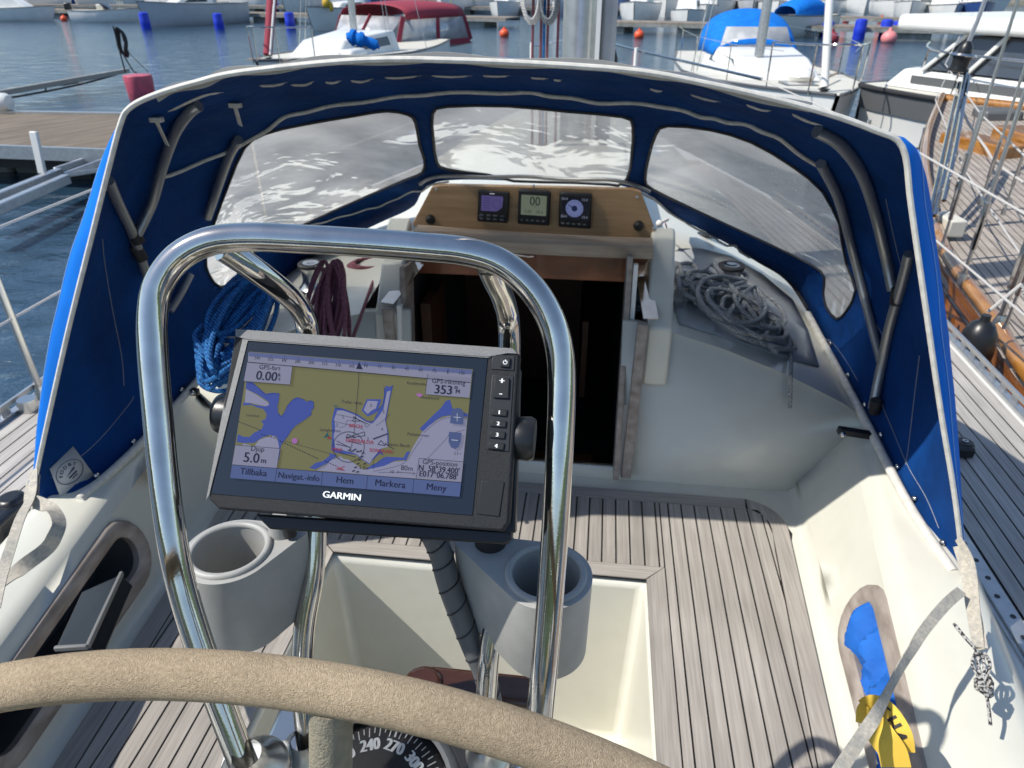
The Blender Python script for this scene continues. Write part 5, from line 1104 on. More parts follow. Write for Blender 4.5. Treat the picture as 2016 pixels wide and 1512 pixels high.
# ================= helpers for boats =================
HULLW, DECKW = WHITE, M('deck_cream', (.66,.64,.56), .5, col2=(.6,.58,.5), ns=2)
GREYH = M('hull_grey_white', (.50,.52,.55), .35, col2=(.44,.46,.49), ns=1)
BLUEH = M('hull_blue', (.03,.07,.22), .3)
def bm4(p, hdg): return Matrix.Translation(V((p[0], p[1], WATER))) @ Matrix.Rotation(R(hdg), 4, 'Z')
def hull(M4, L, B, fb, root, mat=HULLW, tr=.72, deck=DECKW, stripe=None, sheer=.18, rake=.5):
    n = 14; g = G(M4); vs = []; sh = []
    for i in range(n+1):
        t = i/n; b = B/2*(interp([(0,tr),(.25,.93),(.5,1),(.72,.82),(.88,.45),(1,.02)], t)); x = -L/2+L*t; z = fb*(1-.04*math.sin(math.pi*t)+sheer*t*t); rk = rake*t*t
        sec = [(b, z, rk), (b*.985, z*.66, rk*.66), (b*.93, z*.33, rk*.33), (b*.84, 0.02, 0), (b*.6, -.25, -.1), (0, -.35, -.15)]
        vs += [(x+r_, u, zz) for u, zz, r_ in sec]+[(x+r_, -u, zz) for u, zz, r_ in reversed(sec[:-1])]; sh.append((x+rk, b, z))
    m_ = 11; g.add(vs, [(i*m_+j, (i+1)*m_+j, (i+1)*m_+j+1, i*m_+j+1) for i in range(n) for j in range(m_-1)]+[tuple(range(m_))])
    h = g.build('hull', mat, root, sharp=50)
    d = G(M4); vs = [(x, s*(b-.02), z-.015) for x, b, z in sh for s in (1, -1)]; d.add(vs, [(2*i,2*i+1,2*i+3,2*i+2) for i in range(n)]); d.build('deck', deck, root)
    s = G(M4)
    for sd_ in (1,-1): s.tube([(x, sd_*(b+.005), z-.01) for x, b, z in sh], .025, 6)
    weld(s, 0); s.build('rubbing_strake', stripe or DKGREY, h)
    return sh
def cabin(M4, root, x0, x1, w_, z0, hgt, mat=HULLW, win=True, taper=.75, name='cabin'):
    g = G(M4); f = lambda x, u, z: (x, u, z)
    b = [(x0,w_/2,z0),(x1,w_/2*.7,z0),(x1,-w_/2*.7,z0),(x0,-w_/2,z0)]; t = [(x0+.05,w_/2*.86,z0+hgt),(x1-(x1-x0)*(1-taper),w_/2*.6,z0+hgt*.82),(x1-(x1-x0)*(1-taper),-w_/2*.6,z0+hgt*.82),(x0+.05,-w_/2*.86,z0+hgt)]
    g.add(b+t, [(0,1,5,4),(1,2,6,5),(2,3,7,6),(3,0,4,7),(4,5,6,7)]); c = g.build(name, mat, root, bevel=.04)
    if win:
        for sd_ in (1,-1):
            q = G(M4); P = [V(p) for p in ((x0,w_/2,z0),(x1,w_/2*.7,z0),(x1-(x1-x0)*(1-taper),w_/2*.6,z0+hgt*.82),(x0+.05,w_/2*.86,z0+hgt))]
            def bl(u, v): p = (P[0].lerp(P[1],u)).lerp(P[3].lerp(P[2],u), v); return (p.x, sd_*(p.y+.008), p.z)
            q.add([bl(.15,.35),bl(.8,.35),bl(.74,.78),bl(.18,.78)], [(0,1,2,3)]); q.build('window', DKWIN, c)
    return c
def pulpit(M4, root, x, w_, z, hgt=.55, L=1.0):
    q = G(M4); top = [(x-L,w_/2,z+hgt),(x-.15,w_*.22,z+hgt+.03),(x+.12,0,z+hgt+.05),(x-.15,-w_*.22,z+hgt+.03),(x-L,-w_/2,z+hgt)]
    q.tube(top, .014, 8, n=4)
    for p in (top[0], top[1], top[3], top[4]): q.tube([p, (p[0]-.02, p[1]*.98, z-.03)], .012, 6)
    weld(q, 0); q.build('pulpit', STEEL, root)
def rig(M4, root, x, z, h=10, r=.06, cover=None, bow=None, stern=None, w_=1.2, bl=2.8):
    q = G(M4); q.tube([(x,0,z),(x,0,z+h)], r, 12); m_ = q.build('mast', ALU, root)
    for sd_ in (1,-1): q = G(M4); q.tube([(x-.1,sd_*w_,z-.3),(x,0,z+h*.9)], .006, 5); q.build('shroud', STEELB, root)
    if bow: q = G(M4); q.tube([(bow,0,z-.3),(x,0,z+h*.95)], .010, 6); q.build('forestay', STEELB, root)
    if cover: q = G(M4); q.tube([(x-.1,0,z+.75),(x-bl*.5,0,z+.72),(x-bl,0,z+.66)], [.16,.13,.10], 10, n=4); q.build('sail_cover', cover, root)
def sailboat(p, hdg, L, B, fb, label, hm=HULLW, cover=None, hood_mat=None, mast=True, grp=None, sx=.08, cat='sailing boat', name='sailing_boat'):
    M4 = bm4(p, hdg); root = thing(name, (p[0], p[1], WATER), label, cat, grp); hull(M4, L, B, fb, root, hm)
    cabin(M4, root, -L*.12, L*.27, B*.62, fb*.97, .42); pulpit(M4, root, L/2+.3, B*.5, fb*1.15)
    q = G(M4); q.box((-L*.3,0,fb-.02),(L*.3,B*.45,.03)); q.build('cockpit_sole', DKGREY, root)
    if mast: rig(M4, root, L*.1, fb+.4, 10, .07, cover, L/2+.2, None, B*.45, L*.38)
    if hood_mat: canopy_arch(M4, root, -L*.12, 1.0, B*.55, fb+.35, .62, hood_mat)
    return root
def canopy_arch(M4, root, x, ln, w_, z, h, mat, name='sprayhood'):
    def f(u, v):
        a = math.pi*v; k = 1-.75*u*u; return (x+ln*u, -w_/2*math.cos(a)*(1-.12*u), z+h*k*(math.sin(a)**.6))
    q = G(M4); q.grid(f, 8, 16); q.build(name, mat, root, solid=.01)
def motorboat(p, hdg, L, B, fb, label, cab=True, outb=True, grp=None, hm=HULLW, top=HULLW, name='motor_boat', cat='motor boat'):
    M4 = bm4(p, hdg); root = thing(name, (p[0], p[1], WATER), label, cat, grp); hull(M4, L, B, fb, root, hm)
    if cab: cabin(M4, root, -L*.08, L*.30, B*.72, fb*.95, .75, top, taper=.6)
    else:
        q = G(M4); q.add([(L*.12,B*.36,fb),(L*.12,-B*.36,fb),(L*.02,-B*.32,fb+.42),(L*.02,B*.32,fb+.42)], [(0,1,2,3)]); q.build('windscreen', DKWIN, root, solid=.01)
        q = G(M4); q.box((-L*.05,.25,fb+.1),(.5,.5,.5)); q.build('console', DECKW, root, bevel=.05)
    if outb:
        q = G(M4); q.box((-L/2-.25,0,fb+.22),(.42,.32,.46)); q.box((-L/2-.28,0,fb-.35),(.16,.14,.8)); o = q.build('outboard_motor', BLK, root, bevel=.06)
    return root
def wp(x, y): return PZ(x, y, WATER)

# ================= piers, docks, buoys =================
def pier(a, b, wd, label, z=.20):
    a, b = V(a), V(b); a.z = b.z = z; root = thing('floating_pier', ((a+b)/2).to_tuple(), label, 'pier'); d = (b-a).normalized(); s = V((-d.y, d.x, 0))
    q = G(); q.beam(a, b, wd, .10); q.build('decking', DOCKW, root)
    for k in (-1, 1): q = G(); q.beam(a+s*(k*wd/2)-V((0,0,.1)), b+s*(k*wd/2)-V((0,0,.1)), .06, .16); q.build('edge_beam', CONC, root)
    n = max(2, int((b-a).length/5)); 
    for i in range(n):
        c = a+d*((i+.5)/n*(b-a).length); q = G(); u = d*1.1
        q.beam(c-u-V((0,0,.34)), c+u-V((0,0,.34)), wd*.9, .45); q.build('float', CONC, root, bevel=.05)
    return root
pier(PZ(-250,12.5,.2), PZ(1010,35.5,.2), 2.4, 'long grey floating pier the white boats on the left are moored to')
pier(PZ(1120,41,.2), PZ(1900,57,.2), 2.4, 'grey floating pier with blue barrels alongside at the right')
pier(PZ(-300,8,.2), PZ(1300,16,.2), 2.4, 'farthest pale pier close under the rocky shore')
pier(PZ(1500,30,.2), PZ(1950,41,.2), 2.0, 'far wooden pier behind the blue barrels and red buoys')
def buoy(x, y, r, mat, label, grp='mooring buoys', cat='buoy'):
    c = wp(x, y); q = G(); q.sph((c.x,c.y,WATER+r*.55), r, 16, (1,1,.9)); q.cyl((c.x,c.y,WATER+r*1.35),(c.x,c.y,WATER+r*1.75), r*.3, r*.22, 10); o = q.build('mooring_buoy', mat); tag(o, label, cat, grp)
buoy(22,40,.24,ORANGE,'orange mooring buoy under the cabin boat at the far left'); buoy(127,41,.24,ORANGE,'orange mooring buoy left of the black outboard motor'); buoy(206,41,.24,ORANGE,'orange mooring buoy beside the bow of the outboard boat')
buoy(993,72,.26,ORANGE,'orange mooring buoy in open water left of our mast'); buoy(1258,75,.26,ORANGE,'orange mooring buoy in open water right of our mast')
buoy(1665,44,.24,ORANGE,'red-orange buoy left of the two behind the right pier'); buoy(1734,44,.26,ORANGE,'red-orange buoy right of the two behind the right pier')
buoy(1634,86,.36,MAROON,'dark red buoy beside the dinghy with the blue cover'); buoy(1748,84,.36,M('pink_pale',(.75,.25,.25),.5),'pink buoy against the right pier between blue barrels'); buoy(1775,74,.34,RED,'red buoy partly behind the motor cruiser roof')
def barrel(x, y, label, h=.9, r=.29):
    c = wp(x, y); q = G(); q.lathe([(.001,0),(r*.8,.0),(r*.93,.05),(r,.15),(r*.96,h*.33),(r,h*.36),(r,h*.64),(r*.96,h*.67),(r,h*.85),(r*.9,h*.96),(r*.6,h),(.001,h)], (c.x,c.y,WATER-.12), seg=16)
    o = q.build('float_barrel', BARREL); tag(o, label, 'barrel', 'blue float barrels')
barrel(289,58,'blue plastic barrel hanging at the bow of the long white yacht',1.05); barrel(433,58,'blue plastic barrel hanging near the stern of the long white yacht',1.0); barrel(573,58,'blue plastic barrel left of the white bow pointing at us',1.05)
barrel(1626,74,'blue barrel behind the dark red buoy',.9); barrel(1689,78,'blue barrel standing alone along the right pier',1.05); barrel(1740,76,'blue barrel behind the pink buoy',1.0); barrel(1763,72,'blue barrel between the pink and the red buoy',.85); barrel(545,24,'small blue barrel on the pier beside the maroon furled sail',.9,.25)

# left dock
DZ = .25
cr = [PZ(-160,283,DZ), PZ(330,301,DZ), PZ(330,228,DZ), PZ(-160,221,DZ)]
dock = thing('wooden_dock', (cr[0]+cr[2])/2, 'weathered wooden dock on floats at the left edge', 'dock')
q = G(); q.prism([p-V((0,0,.05)) for p in cr], (0,0,.05)); dk = q.build('dock_deck', M('dock_planks', (.15,.12,.09), .85), dock)
def dock_wood():
    m = dk.data.materials[0]; t = m.node_tree; L = t.links.new; b = t.nodes['Principled BSDF']; tc = t.nodes.new('ShaderNodeTexCoord'); mp = t.nodes.new('ShaderNodeMapping'); L(tc.outputs['Object'], mp.inputs[0])
    d = (PZ(200,238,DZ)-PZ(40,262,DZ)); mp.inputs['Rotation'].default_value = (0,0,-math.atan2(d.y, d.x))
    w_ = t.nodes.new('ShaderNodeTexWave'); w_.bands_direction = 'Y'; w_.wave_profile = 'SAW'; w_.inputs['Scale'].default_value = 1.1; w_.inputs['Distortion'].default_value = .0; L(mp.outputs[0], w_.inputs[0])
    mp2 = t.nodes.new('ShaderNodeMapping'); mp2.inputs['Scale'].default_value = (.8,8,1); L(mp.outputs[0], mp2.inputs[0]); n = t.nodes.new('ShaderNodeTexNoise'); n.inputs['Scale'].default_value = 1.6; n.inputs['Detail'].default_value = 8; L(mp2.outputs[0], n.inputs[0])
    r = t.nodes.new('ShaderNodeValToRGB'); r.color_ramp.elements[0].position = .3; r.color_ramp.elements[1].position = .7; r.color_ramp.elements[0].color = (.11,.085,.062,1); r.color_ramp.elements[1].color = (.22,.18,.135,1); L(n.outputs[0], r.inputs[0])
    r2 = t.nodes.new('ShaderNodeValToRGB'); r2.color_ramp.elements[0].position = .0; r2.color_ramp.elements[1].position = .06; r2.color_ramp.elements[0].color = (.25,.25,.25,1); r2.color_ramp.elements[1].color = (1,1,1,1); L(w_.outputs[0], r2.inputs[0])
    mx = t.nodes.new('ShaderNodeMix'); mx.data_type = 'RGBA'; mx.blend_type = 'MULTIPLY'; mx.inputs[0].default_value = 1; L(r.outputs[0], mx.inputs[6]); L(r2.outputs[0], mx.inputs[7]); L(mx.outputs[2], b.inputs['Base Color'])
dock_wood()
q = G(); q.beam(cr[0]+V((0,-.03,-.06)), cr[1]+V((0,-.03,-.06)), .06, .18); q.build('edge_beam', ALU, dock); q = G(); q.beam(cr[3]+V((0,.03,-.03)), cr[2]+V((0,.03,-.03)), .10, .14); q.build('edge_beam', ALU, dock)
q = G(); q.beam(cr[0]+V((0,.25,-.23)), cr[1]+V((0,.25,-.23)), .25, .18); q.build('under_beam', BLKM, dock)
for x, y in ((95,345),(250,350),(-60,340)): c = PZ(x, y, WATER); q = G(); q.box((c.x, c.y+.75, WATER+.12), (1.25,1.3,.50)); q.build('float', CONC, dock, bevel=.06)
q = G(); q.tube([PZ(-30,300,.1), PZ(30,312,.02), PZ(75,305,.1)], .02, 8, n=5); q.build('hose', ROPEW, dock)
c = PZ(8,222,DZ); q = G(); q.lathe([(.001,-.05),(.14,-.05),(.16,0),(.16,.14),(.13,.16),(.13,.2),(.16,.22),(.16,.36),(.12,.42),(.001,.43)], c+V((-.25,0,.17)), (1,0,0), seg=20); o = q.build('fender_roll', WHITE); tag(o, 'white cylinder lying on the left dock edge', 'fender')
def boom(name, segs, r, mat, label):
    root = thing(name, segs[0][0], label, 'mooring boom'); 
    for k, (a, b, w_, h) in enumerate(segs): q = G(); q.beam(a, b, w_, h); q.build('boom_beam', mat, root, bevel=.01)
    return root
b_ = boom('mooring_boom', [(PZ(-60,412,.06),PZ(118,340,.06),.10,.12),(PZ(-60,436,.06),PZ(132,352,.06),.10,.12),(PZ(108,336,.06),PZ(220,298,.16),.05,.08),(PZ(128,345,.06),PZ(220,312,.16),.05,.08),(PZ(128,345,.06),PZ(200,334,.06),.05,.06)], .05, ALU, 'silver twin-beam mooring boom with a white upright at the left dock')
q = G(); a = PZ(84,342,.10); q.beam(a, a+V((.02,.05,.52)), .10, .05, up=(0,1,0)); q.build('white_post', WHITE, b_, bevel=.01)
b_ = boom('mooring_boom', [(PZ(-60,194,0.02),PZ(252,139,0.02),.11,.12)], .05, M('galvanised',(.36,.35,.31),.6,.3), 'long thin grey mooring boom running out to the pink float')
q = G(); q.tube([PZ(-60,206,-.1),PZ(90,180,-.16),PZ(170,163,-.12),PZ(235,145,-.02)], .025, 8, n=4); q.tube([PZ(90,168,0),PZ(90,180,-.16)], .02, 6); q.beam(PZ(118,165,-.08), PZ(150,160,-.08), .12, .10); weld(q,0); q.build('boom_brace', BLKM, b_)
c = wp(281,193); q = G(); q.lathe([(.001,0),(.28,0),(.31,.04),(.34,.55),(.33,.62),(.001,.63)], (c.x,c.y,WATER-.08), seg=20); pf = thing('end_float', (c.x,c.y,WATER), 'faded pink float at the end of the long boom', 'float'); q.build('float_body', PINK, pf, bevel=.01)
q = G(); t0 = V((c.x-.30,c.y,.28)); q.tube([t0, t0+V((-.02,0,.95)), t0+V((-.02,0,1.05))], .018, 8); q.build('float_post', BLKM, pf)
pth = [t0+V((.07+.09*math.cos(a), .02*math.sin(3*a), .72+.30*math.sin(a)))+V((.012*k,.02*k,-.02*k)) for k in range(4) for a in [2*math.pi*j/12 for j in range(12)]]
q = G(); q.tube(pth, .022, 6, n=2); q.tube([t0+V((.05,0,.45)), t0+V((.22,0,.05)), t0+V((.30,0,.03))], .016, 6, n=4); q.tube([t0+V((.14,0,.55)), t0+V((.62,0,.02))], .008, 5); weld(q,0); o = q.build('rope_coil', BLKM); tag(o, 'black rope coil hanging on the post of the pink float', 'rope')

# ================= boats =================
p = wp(2,42); motorboat((p.x,p.y+1), 4, 6.4, 2.2, .85, 'small white cabin boat with its rounded bow pointing right, far left', True, False, 'boats at the far piers')
p = wp(192,44); motorboat((p.x,p.y+1), 6, 4.5, 1.8, .75, 'open white boat with a black outboard motor at its left end', False, True, 'boats at the far piers')
p = wp(110,16); motorboat((p.x,p.y), 0, 6, 2.2, .9, 'pale boat with a blue hull behind the open outboard boat', False, False, 'boats at the far piers', hm=BLUEH)
a, b = wp(290,54), wp(478,43); c = (a+b)/2; hd = math.degrees(math.atan2(a.y-b.y, a.x-b.x)); sailboat((c.x,c.y), hd, (a-b).length*.97, 2.7, 1.25, 'long pale grey-white yacht lying broadside between two blue barrels', GREYH, grp='boats at the far piers')
p = wp(618,62); r_ = sailboat((p.x+.9,p.y+4.0), 254, 7.6, 2.5, 1.10, 'white yacht with its bow pointing straight at us and a yellow bundle on it', grp='boats at the far piers')
q = G(); pb = PZ(640,10,1.0); q.sph((p.x+.7,p.y+.6,WATER+1.45), .22, 12, (1.1,.8,1.2)); q.sph((p.x+.95,p.y+.7,WATER+1.25), .18, 12, (.8,.8,1.5)); q.build('yellow_bundle', M('yellow_cloth',(.65,.42,.04),.7,bump=1,bs=20,bdist=.03), r_)
p = wp(1262,46); sailboat((p.x,p.y+3.6), 262, 7.4, 3.0, 1.15, 'white yacht with a shaded grey hull bow-on behind the orange buoy', grp='boats at the far piers')
p = wp(1358,54); motorboat((p.x,p.y+2.4), 265, 5.2, 2.2, .9, 'small white cabin boat left of the large blue sprayhood', True, False, 'boats at the far piers')
# boat with the blue cover
p = wp(1560,78); M4 = bm4((p.x+.4,p.y+2.4), 222); root = thing('covered_boat', (p.x+.4,p.y+2.4,WATER), 'cream double-ended boat under a domed bright blue cover', 'boat', 'boats at the far piers'); hull(M4, 6.0, 2.2, 1.0, root, M('hull_cream',(.72,.70,.60),.35))
def cov(u, v): a = math.pi*v; return (-2.2+3.0*u, -.85*math.cos(a)*(1-.2*abs(2*u-1)**3), 1.0+.85*(math.sin(a)**.7)*(.25+.75*math.sin(math.pi*(.12+.76*u))))
q = G(M4); q.grid(cov, 14, 16); q.build('boat_cover', CANVASB, root, solid=.01); q = G(M4); q.box((-3.2,.0,.75),(.3,.3,.7)); q.build('outboard_motor', BLK, root, bevel=.05)
ORD2 = ['first','second','third','fourth','fifth','sixth','seventh','eighth','ninth','tenth','eleventh','twelfth','thirteenth','fourteenth','fifteenth','sixteenth']+['small extra boat near the maroon sail,','boat just right of the maroon canopy,','low boat left of our mast,','boat directly behind the bow-on grey-hulled yacht,','low boat beside the large blue sprayhood,','boat just left of the blue boat cover,','boat just right of the blue boat cover,','boat half hidden behind the blue sprayhood,']
# far row along the distant piers
rn = random.Random(21); ords = ['first','second','third','fourth','fifth','sixth','seventh','eighth','ninth','tenth','eleventh','twelfth','thirteenth','fourteenth']
for i, x in enumerate((30,150,330,470,700,930,1030,1130,1400,1475,1560,1640,1770,1900)):
    p = wp(x, 22 if x < 1300 else 34); k = rn.random() < .68; lb = f'white boat, {ords[i]} from the left in the farthest row'
    hd = 265+rn.uniform(-12,12) if rn.random() < .6 else rn.uniform(-15,15)
    if k: sailboat((p.x,p.y+3), hd, 7+rn.uniform(-1,1), 2.6, 1.1, lb, grp='boats in the farthest row', cover=rn.choice((None,NAVY,CANVASB)))
    else: motorboat((p.x,p.y+3), hd, 6+rn.uniform(-1,1), 2.4, .95, lb, True, False, 'boats in the farthest row')
for i, (x, y, kk, hd) in enumerate(((62,12,1,268),(250,14,1,272),(520,20,1,262),(735,24,1,266),(935,26,0,5),(1050,26,1,258),(1112,30,0,262),(1165,34,1,270),(1310,34,1,266),(1425,36,1,262),(1490,36,1,258),(1655,24,0,175),(1712,26,1,262),(1820,42,1,255),(1880,44,0,262),(1945,46,1,258),(575,28,1,258),(880,30,1,262),(985,33,0,268),(1240,30,1,266),(1385,44,0,270),(1535,40,1,262),(1600,44,1,258),(1450,28,1,250))):
    p = wp(x, y); lb = f'white boat with rigging, {ORD2[i]} from the left along the nearer pier' if i < 16 else f'white boat with rigging, {ORD2[i][:-1]} in the second row'
    if kk: sailboat((p.x,p.y+3.2), hd+rn.uniform(-5,5), 7.4+rn.uniform(-1,1), 2.5, 1.15, lb, [WHITE,WHITE,GREYH,BLUEH][i % 4], grp='boats behind the front row', cover=[NAVY,None,CANVASB,MAROON][(i*3) % 4])
    else: motorboat((p.x,p.y+2.6), hd, 6, 2.4, 1.0, lb.replace(' with rigging',''), True, False, 'boats behind the front row')
# yacht with the maroon furled sail, bow towards us
bw = PZ(527,132,.84); M4 = bm4((bw.x+.45,bw.y+4.3), 264); root = thing('sailing_boat', (bw.x+.45,bw.y+4.3,WATER), 'white yacht with a maroon furled headsail and steel pulpit just beyond our canopy', 'sailing boat')
hull(M4, 8.4, 2.8, 1.1, root, WHITE); cabin(M4, root, -.6, 2.6, 1.7, 1.08, .45); pulpit(M4, root, 4.5, 1.3, 1.22, .58, .9)
fo = M4 @ V((4.25,0,1.35)); mt = PZ(697,66,1.15)
q = G(); q.tube([fo, fo+V((.10,.95,1.9)), fo+V((.35,3.3,6.5))], [.085,.10,.07], 12, n=3); q.build('furled_headsail', MAROON, root)
q = G(); q.tube([fo+V((.075,-.06,0)), fo+V((.175,.89,1.9)), fo+V((.42,3.2,6.5))], .022, 8, n=3); q.build('sail_edge', WHITE, root)
q = G(); q.lathe([(.001,0),(.10,0),(.05,.03),(.05,.09),(.10,.12),(.001,.12)], fo-V((0,0,.16))); q.build('furling_drum', STEEL, root)
q = G(); q.beam(M4 @ V((4.2,.45,1.26)), M4 @ V((4.2,-.45,1.26)), .14, .03); q.build('bow_plank', TEAKG, root)
q = G(); q.tube([(mt.x,mt.y,.9),(mt.x+.05,mt.y,9)], .085, 12); q.build('mast', ALU, root)
for dx_2 in (-1.35,-1.2,.95,1.05,1.9): q = G(); q.tube([(mt.x+dx_2,mt.y-.3,.8),(mt.x+.05,mt.y,8.6)], .007, 5); q.build('shroud', STEELB, root)
q = G(); 
sb0 = PD(683,76,13.6)
q.tube([sb0, sb0+V((.10,0,.02)), sb0+V((.24,0,-.01)), sb0+V((.40,.05,-.06)), sb0+V((.60,.1,-.16))], [.03,.10,.15,.11,.14,.09,.10,.03], 12, n=5); q.build('sail_bundle', CANVASB, root)
c = PZ(668,104,.9); q = G(); q.box((c.x,c.y,.78),(1.05,.8,.42),(0,0,-.12)); q.build('foredeck_locker', WHITE, root, bevel=.12, seg=4)
# canopy boat
cb_ = PZ(805,110,.35); cb_ = V((cb_.x-.75,cb_.y+.5,0)); M4 = bm4(cb_, 246); root = thing('canopy_boat', (cb_.x,cb_.y,WATER), 'white motor boat with a maroon canopy over large clear windows', 'motor boat')
hull(M4, 6.2, 2.7, .85, root, WHITE); q = G(M4); q.box((1.3,0,.95),(2.0,1.7,.35)); q.build('foredeck', WHITE, root, bevel=.12, seg=3)
z0 = PZ(805,93,0); 
def roof(u, v): a = math.pi*v; return (-2.3+2.9*u, -1.22*math.cos(a), 1.62+.45*(math.sin(a)**.55)*(.85+.15*math.sin(math.pi*u)))
q = G(M4); q.grid(roof, 8, 18); q.build('canopy_top', MAROON, root, solid=.01)
q = G(M4); q.add([(.65,1.15,1.70),(.65,-1.15,1.70),(1.25,-.98,1.12),(1.25,.98,1.12)],[(0,1,2,3)]); q.add([(-2.3,1.2,1.62),(.6,1.2,1.62),(.95,1.18,.98),(-2.6,1.2,.95)],[(0,1,2,3)]); q.add([(-2.3,-1.2,1.62),(.6,-1.2,1.62),(.95,-1.18,.98),(-2.6,-1.2,.95)],[(0,1,2,3)]); q.build('clear_panel', M('clear_panel',(.36,.38,.40),.1,spec=.9,col2=(.6,.6,.6),ns=3), root, solid=.008)
for a, b in (((.65,0,1.72),(1.27,0,1.10)),((.64,1.16,1.70),(1.0,1.2,.98)),((-.9,1.215,1.62),(-.9,1.22,.95)),((-2.3,1.215,1.62),(-2.65,1.22,.95)),((.64,-1.16,1.7),(1.0,-1.2,.98)),((-.9,-1.215,1.62),(-.9,-1.22,.95))): q = G(M4); q.beam(a, b, .13, .03, up=(.6,1,0)); q.build('canopy_strip', MAROON, root)
q = G(M4); q.beam((1.28,-1.0,1.10),(1.28,1.0,1.10),.12,.08); q.beam((-2.6,1.22,.93),(1.0,1.22,.93),.04,.16); weld(q,0); q.build('canopy_skirt', MAROON, root)
c = PZ(887,60,.9); q = G(); q.tube([c+V((0,.2,-.3)),c+V((.02,.2,1.4))], .012, 6); q.prism([c+V((-.03,.2,-.25)),c+V((.10,.2,-.3)),c+V((.08,.2,.1)),c+V((.09,.2,.6)),c+V((.0,.2,.65))],(0,.02,0)); q.build('flag_and_staff', M('flag_blue_yellow',(.62,.42,.06),.8), root)

# yacht with the blue sprayhood, bow towards us
bw = PZ(1628,182,.90); stn = PZ(1380,105,.90); dv2 = (stn-bw); dv2.z = 0; dv2.normalize(); dv2 = (dv2+V((.12,.5,0))).normalized(); hd = math.degrees(math.atan2(-dv2.y,-dv2.x)); cn = bw+dv2*4.4
M4 = bm4(cn, hd); root = thing('sailing_boat', (cn.x,cn.y,WATER), 'cream yacht with a large bright blue sprayhood, its bow towards us', 'sailing boat')
hull(M4, 8.8, 3.0, 1.05, root, WHITE); cabin(M4, root, -1.2, 2.1, 1.9, 1.03, .42, WHITE); pulpit(M4, root, 4.7, 1.4, 1.2, .60, 1.0)
q = G(M4); q.box((2.9,0,1.13),(.55,.5,.05)); q.build('deck_hatch', DKWIN, root, bevel=.01); q = G(M4); q.sph((2.3,.2,1.2),.22,12,(1.3,1,.6)); q.build('deck_cowl', WHITE, root)
canopy_arch(M4, root, -1.75, 1.25, 1.9, 1.28, .80, CANVASB)
q = G(M4); q.add([(-.45,.75,1.30),(-.45,-.75,1.30),(-.72,-.6,1.78),(-.72,.6,1.78)],[(0,1,2,3)]); q.build('hood_window', bpy.data.materials['clear_panel'], root, solid=.006)
mx0 = PZ(1497,92,1.25); fl_ = M4 @ V((4.25,0,1.25))
q = G(); q.tube([(mx0.x,mx0.y,1.1),(mx0.x+.02,mx0.y,9)], .085, 14); q.build('mast', ALU, root)
q = G(); q.tube([fl_, fl_.lerp(V((mx0.x,mx0.y,9)),.95)], .055, 12); q.build('furled_headsail', WHITE, root)
q = G(); q.lathe([(.001,0),(.09,0),(.05,.03),(.05,.09),(.09,.12),(.001,.12)], fl_-V((0,0,.14))); q.build('furling_drum', BLK, root)
for s_ in (-1.2,-1.1,1.1,1.2): q = G(); q.tube([(mx0.x+s_,mx0.y-.2,.85),(mx0.x,mx0.y,8.6)], .008, 6); q.build('shroud', STEELB, root)
for sd_ in (1,-1):
    q = G(M4)
    for x in (-3.2,-1.4,.6,2.4): q.tube([(x,sd_*interp([(-3.2,1.25),(0,1.45),(2.4,1.05),(4,.4)],x),1.05),(x,sd_*interp([(-3.2,1.25),(0,1.45),(2.4,1.05),(4,.4)],x),1.68)], .011, 6)
    q.tube([(x,sd_*interp([(-3.2,1.25),(0,1.45),(2.4,1.05),(4,.4)],x),1.68) for x in (-3.2,-1.4,.6,2.4,3.7)], .005, 5); weld(q,0); q.build('guard_rail', STEEL, root)
q = G(); a, b = M4 @ V((1.9,.9,1.2)), M4 @ V((3.4,.2,1.25)); q.tube([a,b], .02, 8); q.build('boat_hook', TEAKP, root)
q = G(M4); q.lathe([(.001,-.28),(.10,-.24),(.12,-.1),(.12,.1),(.10,.24),(.001,.28)], (3.55,-.75,.62)); q.build('black_fender', BLK, root) if False else None
c = M4 @ V((3.4,.95,.75)); q = G(); q.lathe([(.001,-.32),(.09,-.28),(.12,-.1),(.12,.12),(.09,.27),(.03,.34),(.001,.35)], c); o = q.build('fender', BLK); tag(o, 'black fender hanging at the bow of the cream yacht', 'fender', 'black fenders')

# motor cruiser at the right
g0, g1 = PZ(1695,166,.946), PZ(2016,213,.946); dr = g1-g0; dr.z = 0; dr.normalize(); hd = math.degrees(math.atan2(-dr.y,-dr.x)); cn = g0+dr*4.6+V((-dr.y*0+.0,0,0)); nrm2 = V((-dr.y, dr.x, 0)); 
if nrm2.y < 0: nrm2 = -nrm2
cn = cn+nrm2*1.28
M4 = bm4(cn, hd); root = thing('motor_cruiser', (cn.x,cn.y,WATER), 'large white motor cruiser with tinted wheelhouse windows and a dark hull band', 'motor cruiser')
s0 = 1 if (M4.to_3x3() @ V((0,1,0))).dot(nrm2) < 0 else -1      # the side that faces us
def H(x, u, z): return (x, s0*u, interp([(-.4,-.4),(.13,.17),(.33,.42),(.44,.93),(.82,1.25),(1.12,1.52),(1.66,1.96),(1.9,2.2),(2.02,2.32)], z))
g = G(M4); secs = []
for x, b in ((4.6,1.22),(4.2,1.36),(3.4,1.46),(2.0,1.5),(-4.5,1.5)): secs.append([H(x,b,.82),H(x+.0,b*.985,.78),H(x,b*.97,.36),H(x-.05,b*.94,.33),H(x-.05,b*.92,.16),H(x-.08,b*.90,.13),H(x-.1,b*.86,-.2),H(x-.1,0,-.4),H(x-.1,-b*.86,-.2),H(x,-b,.82)])
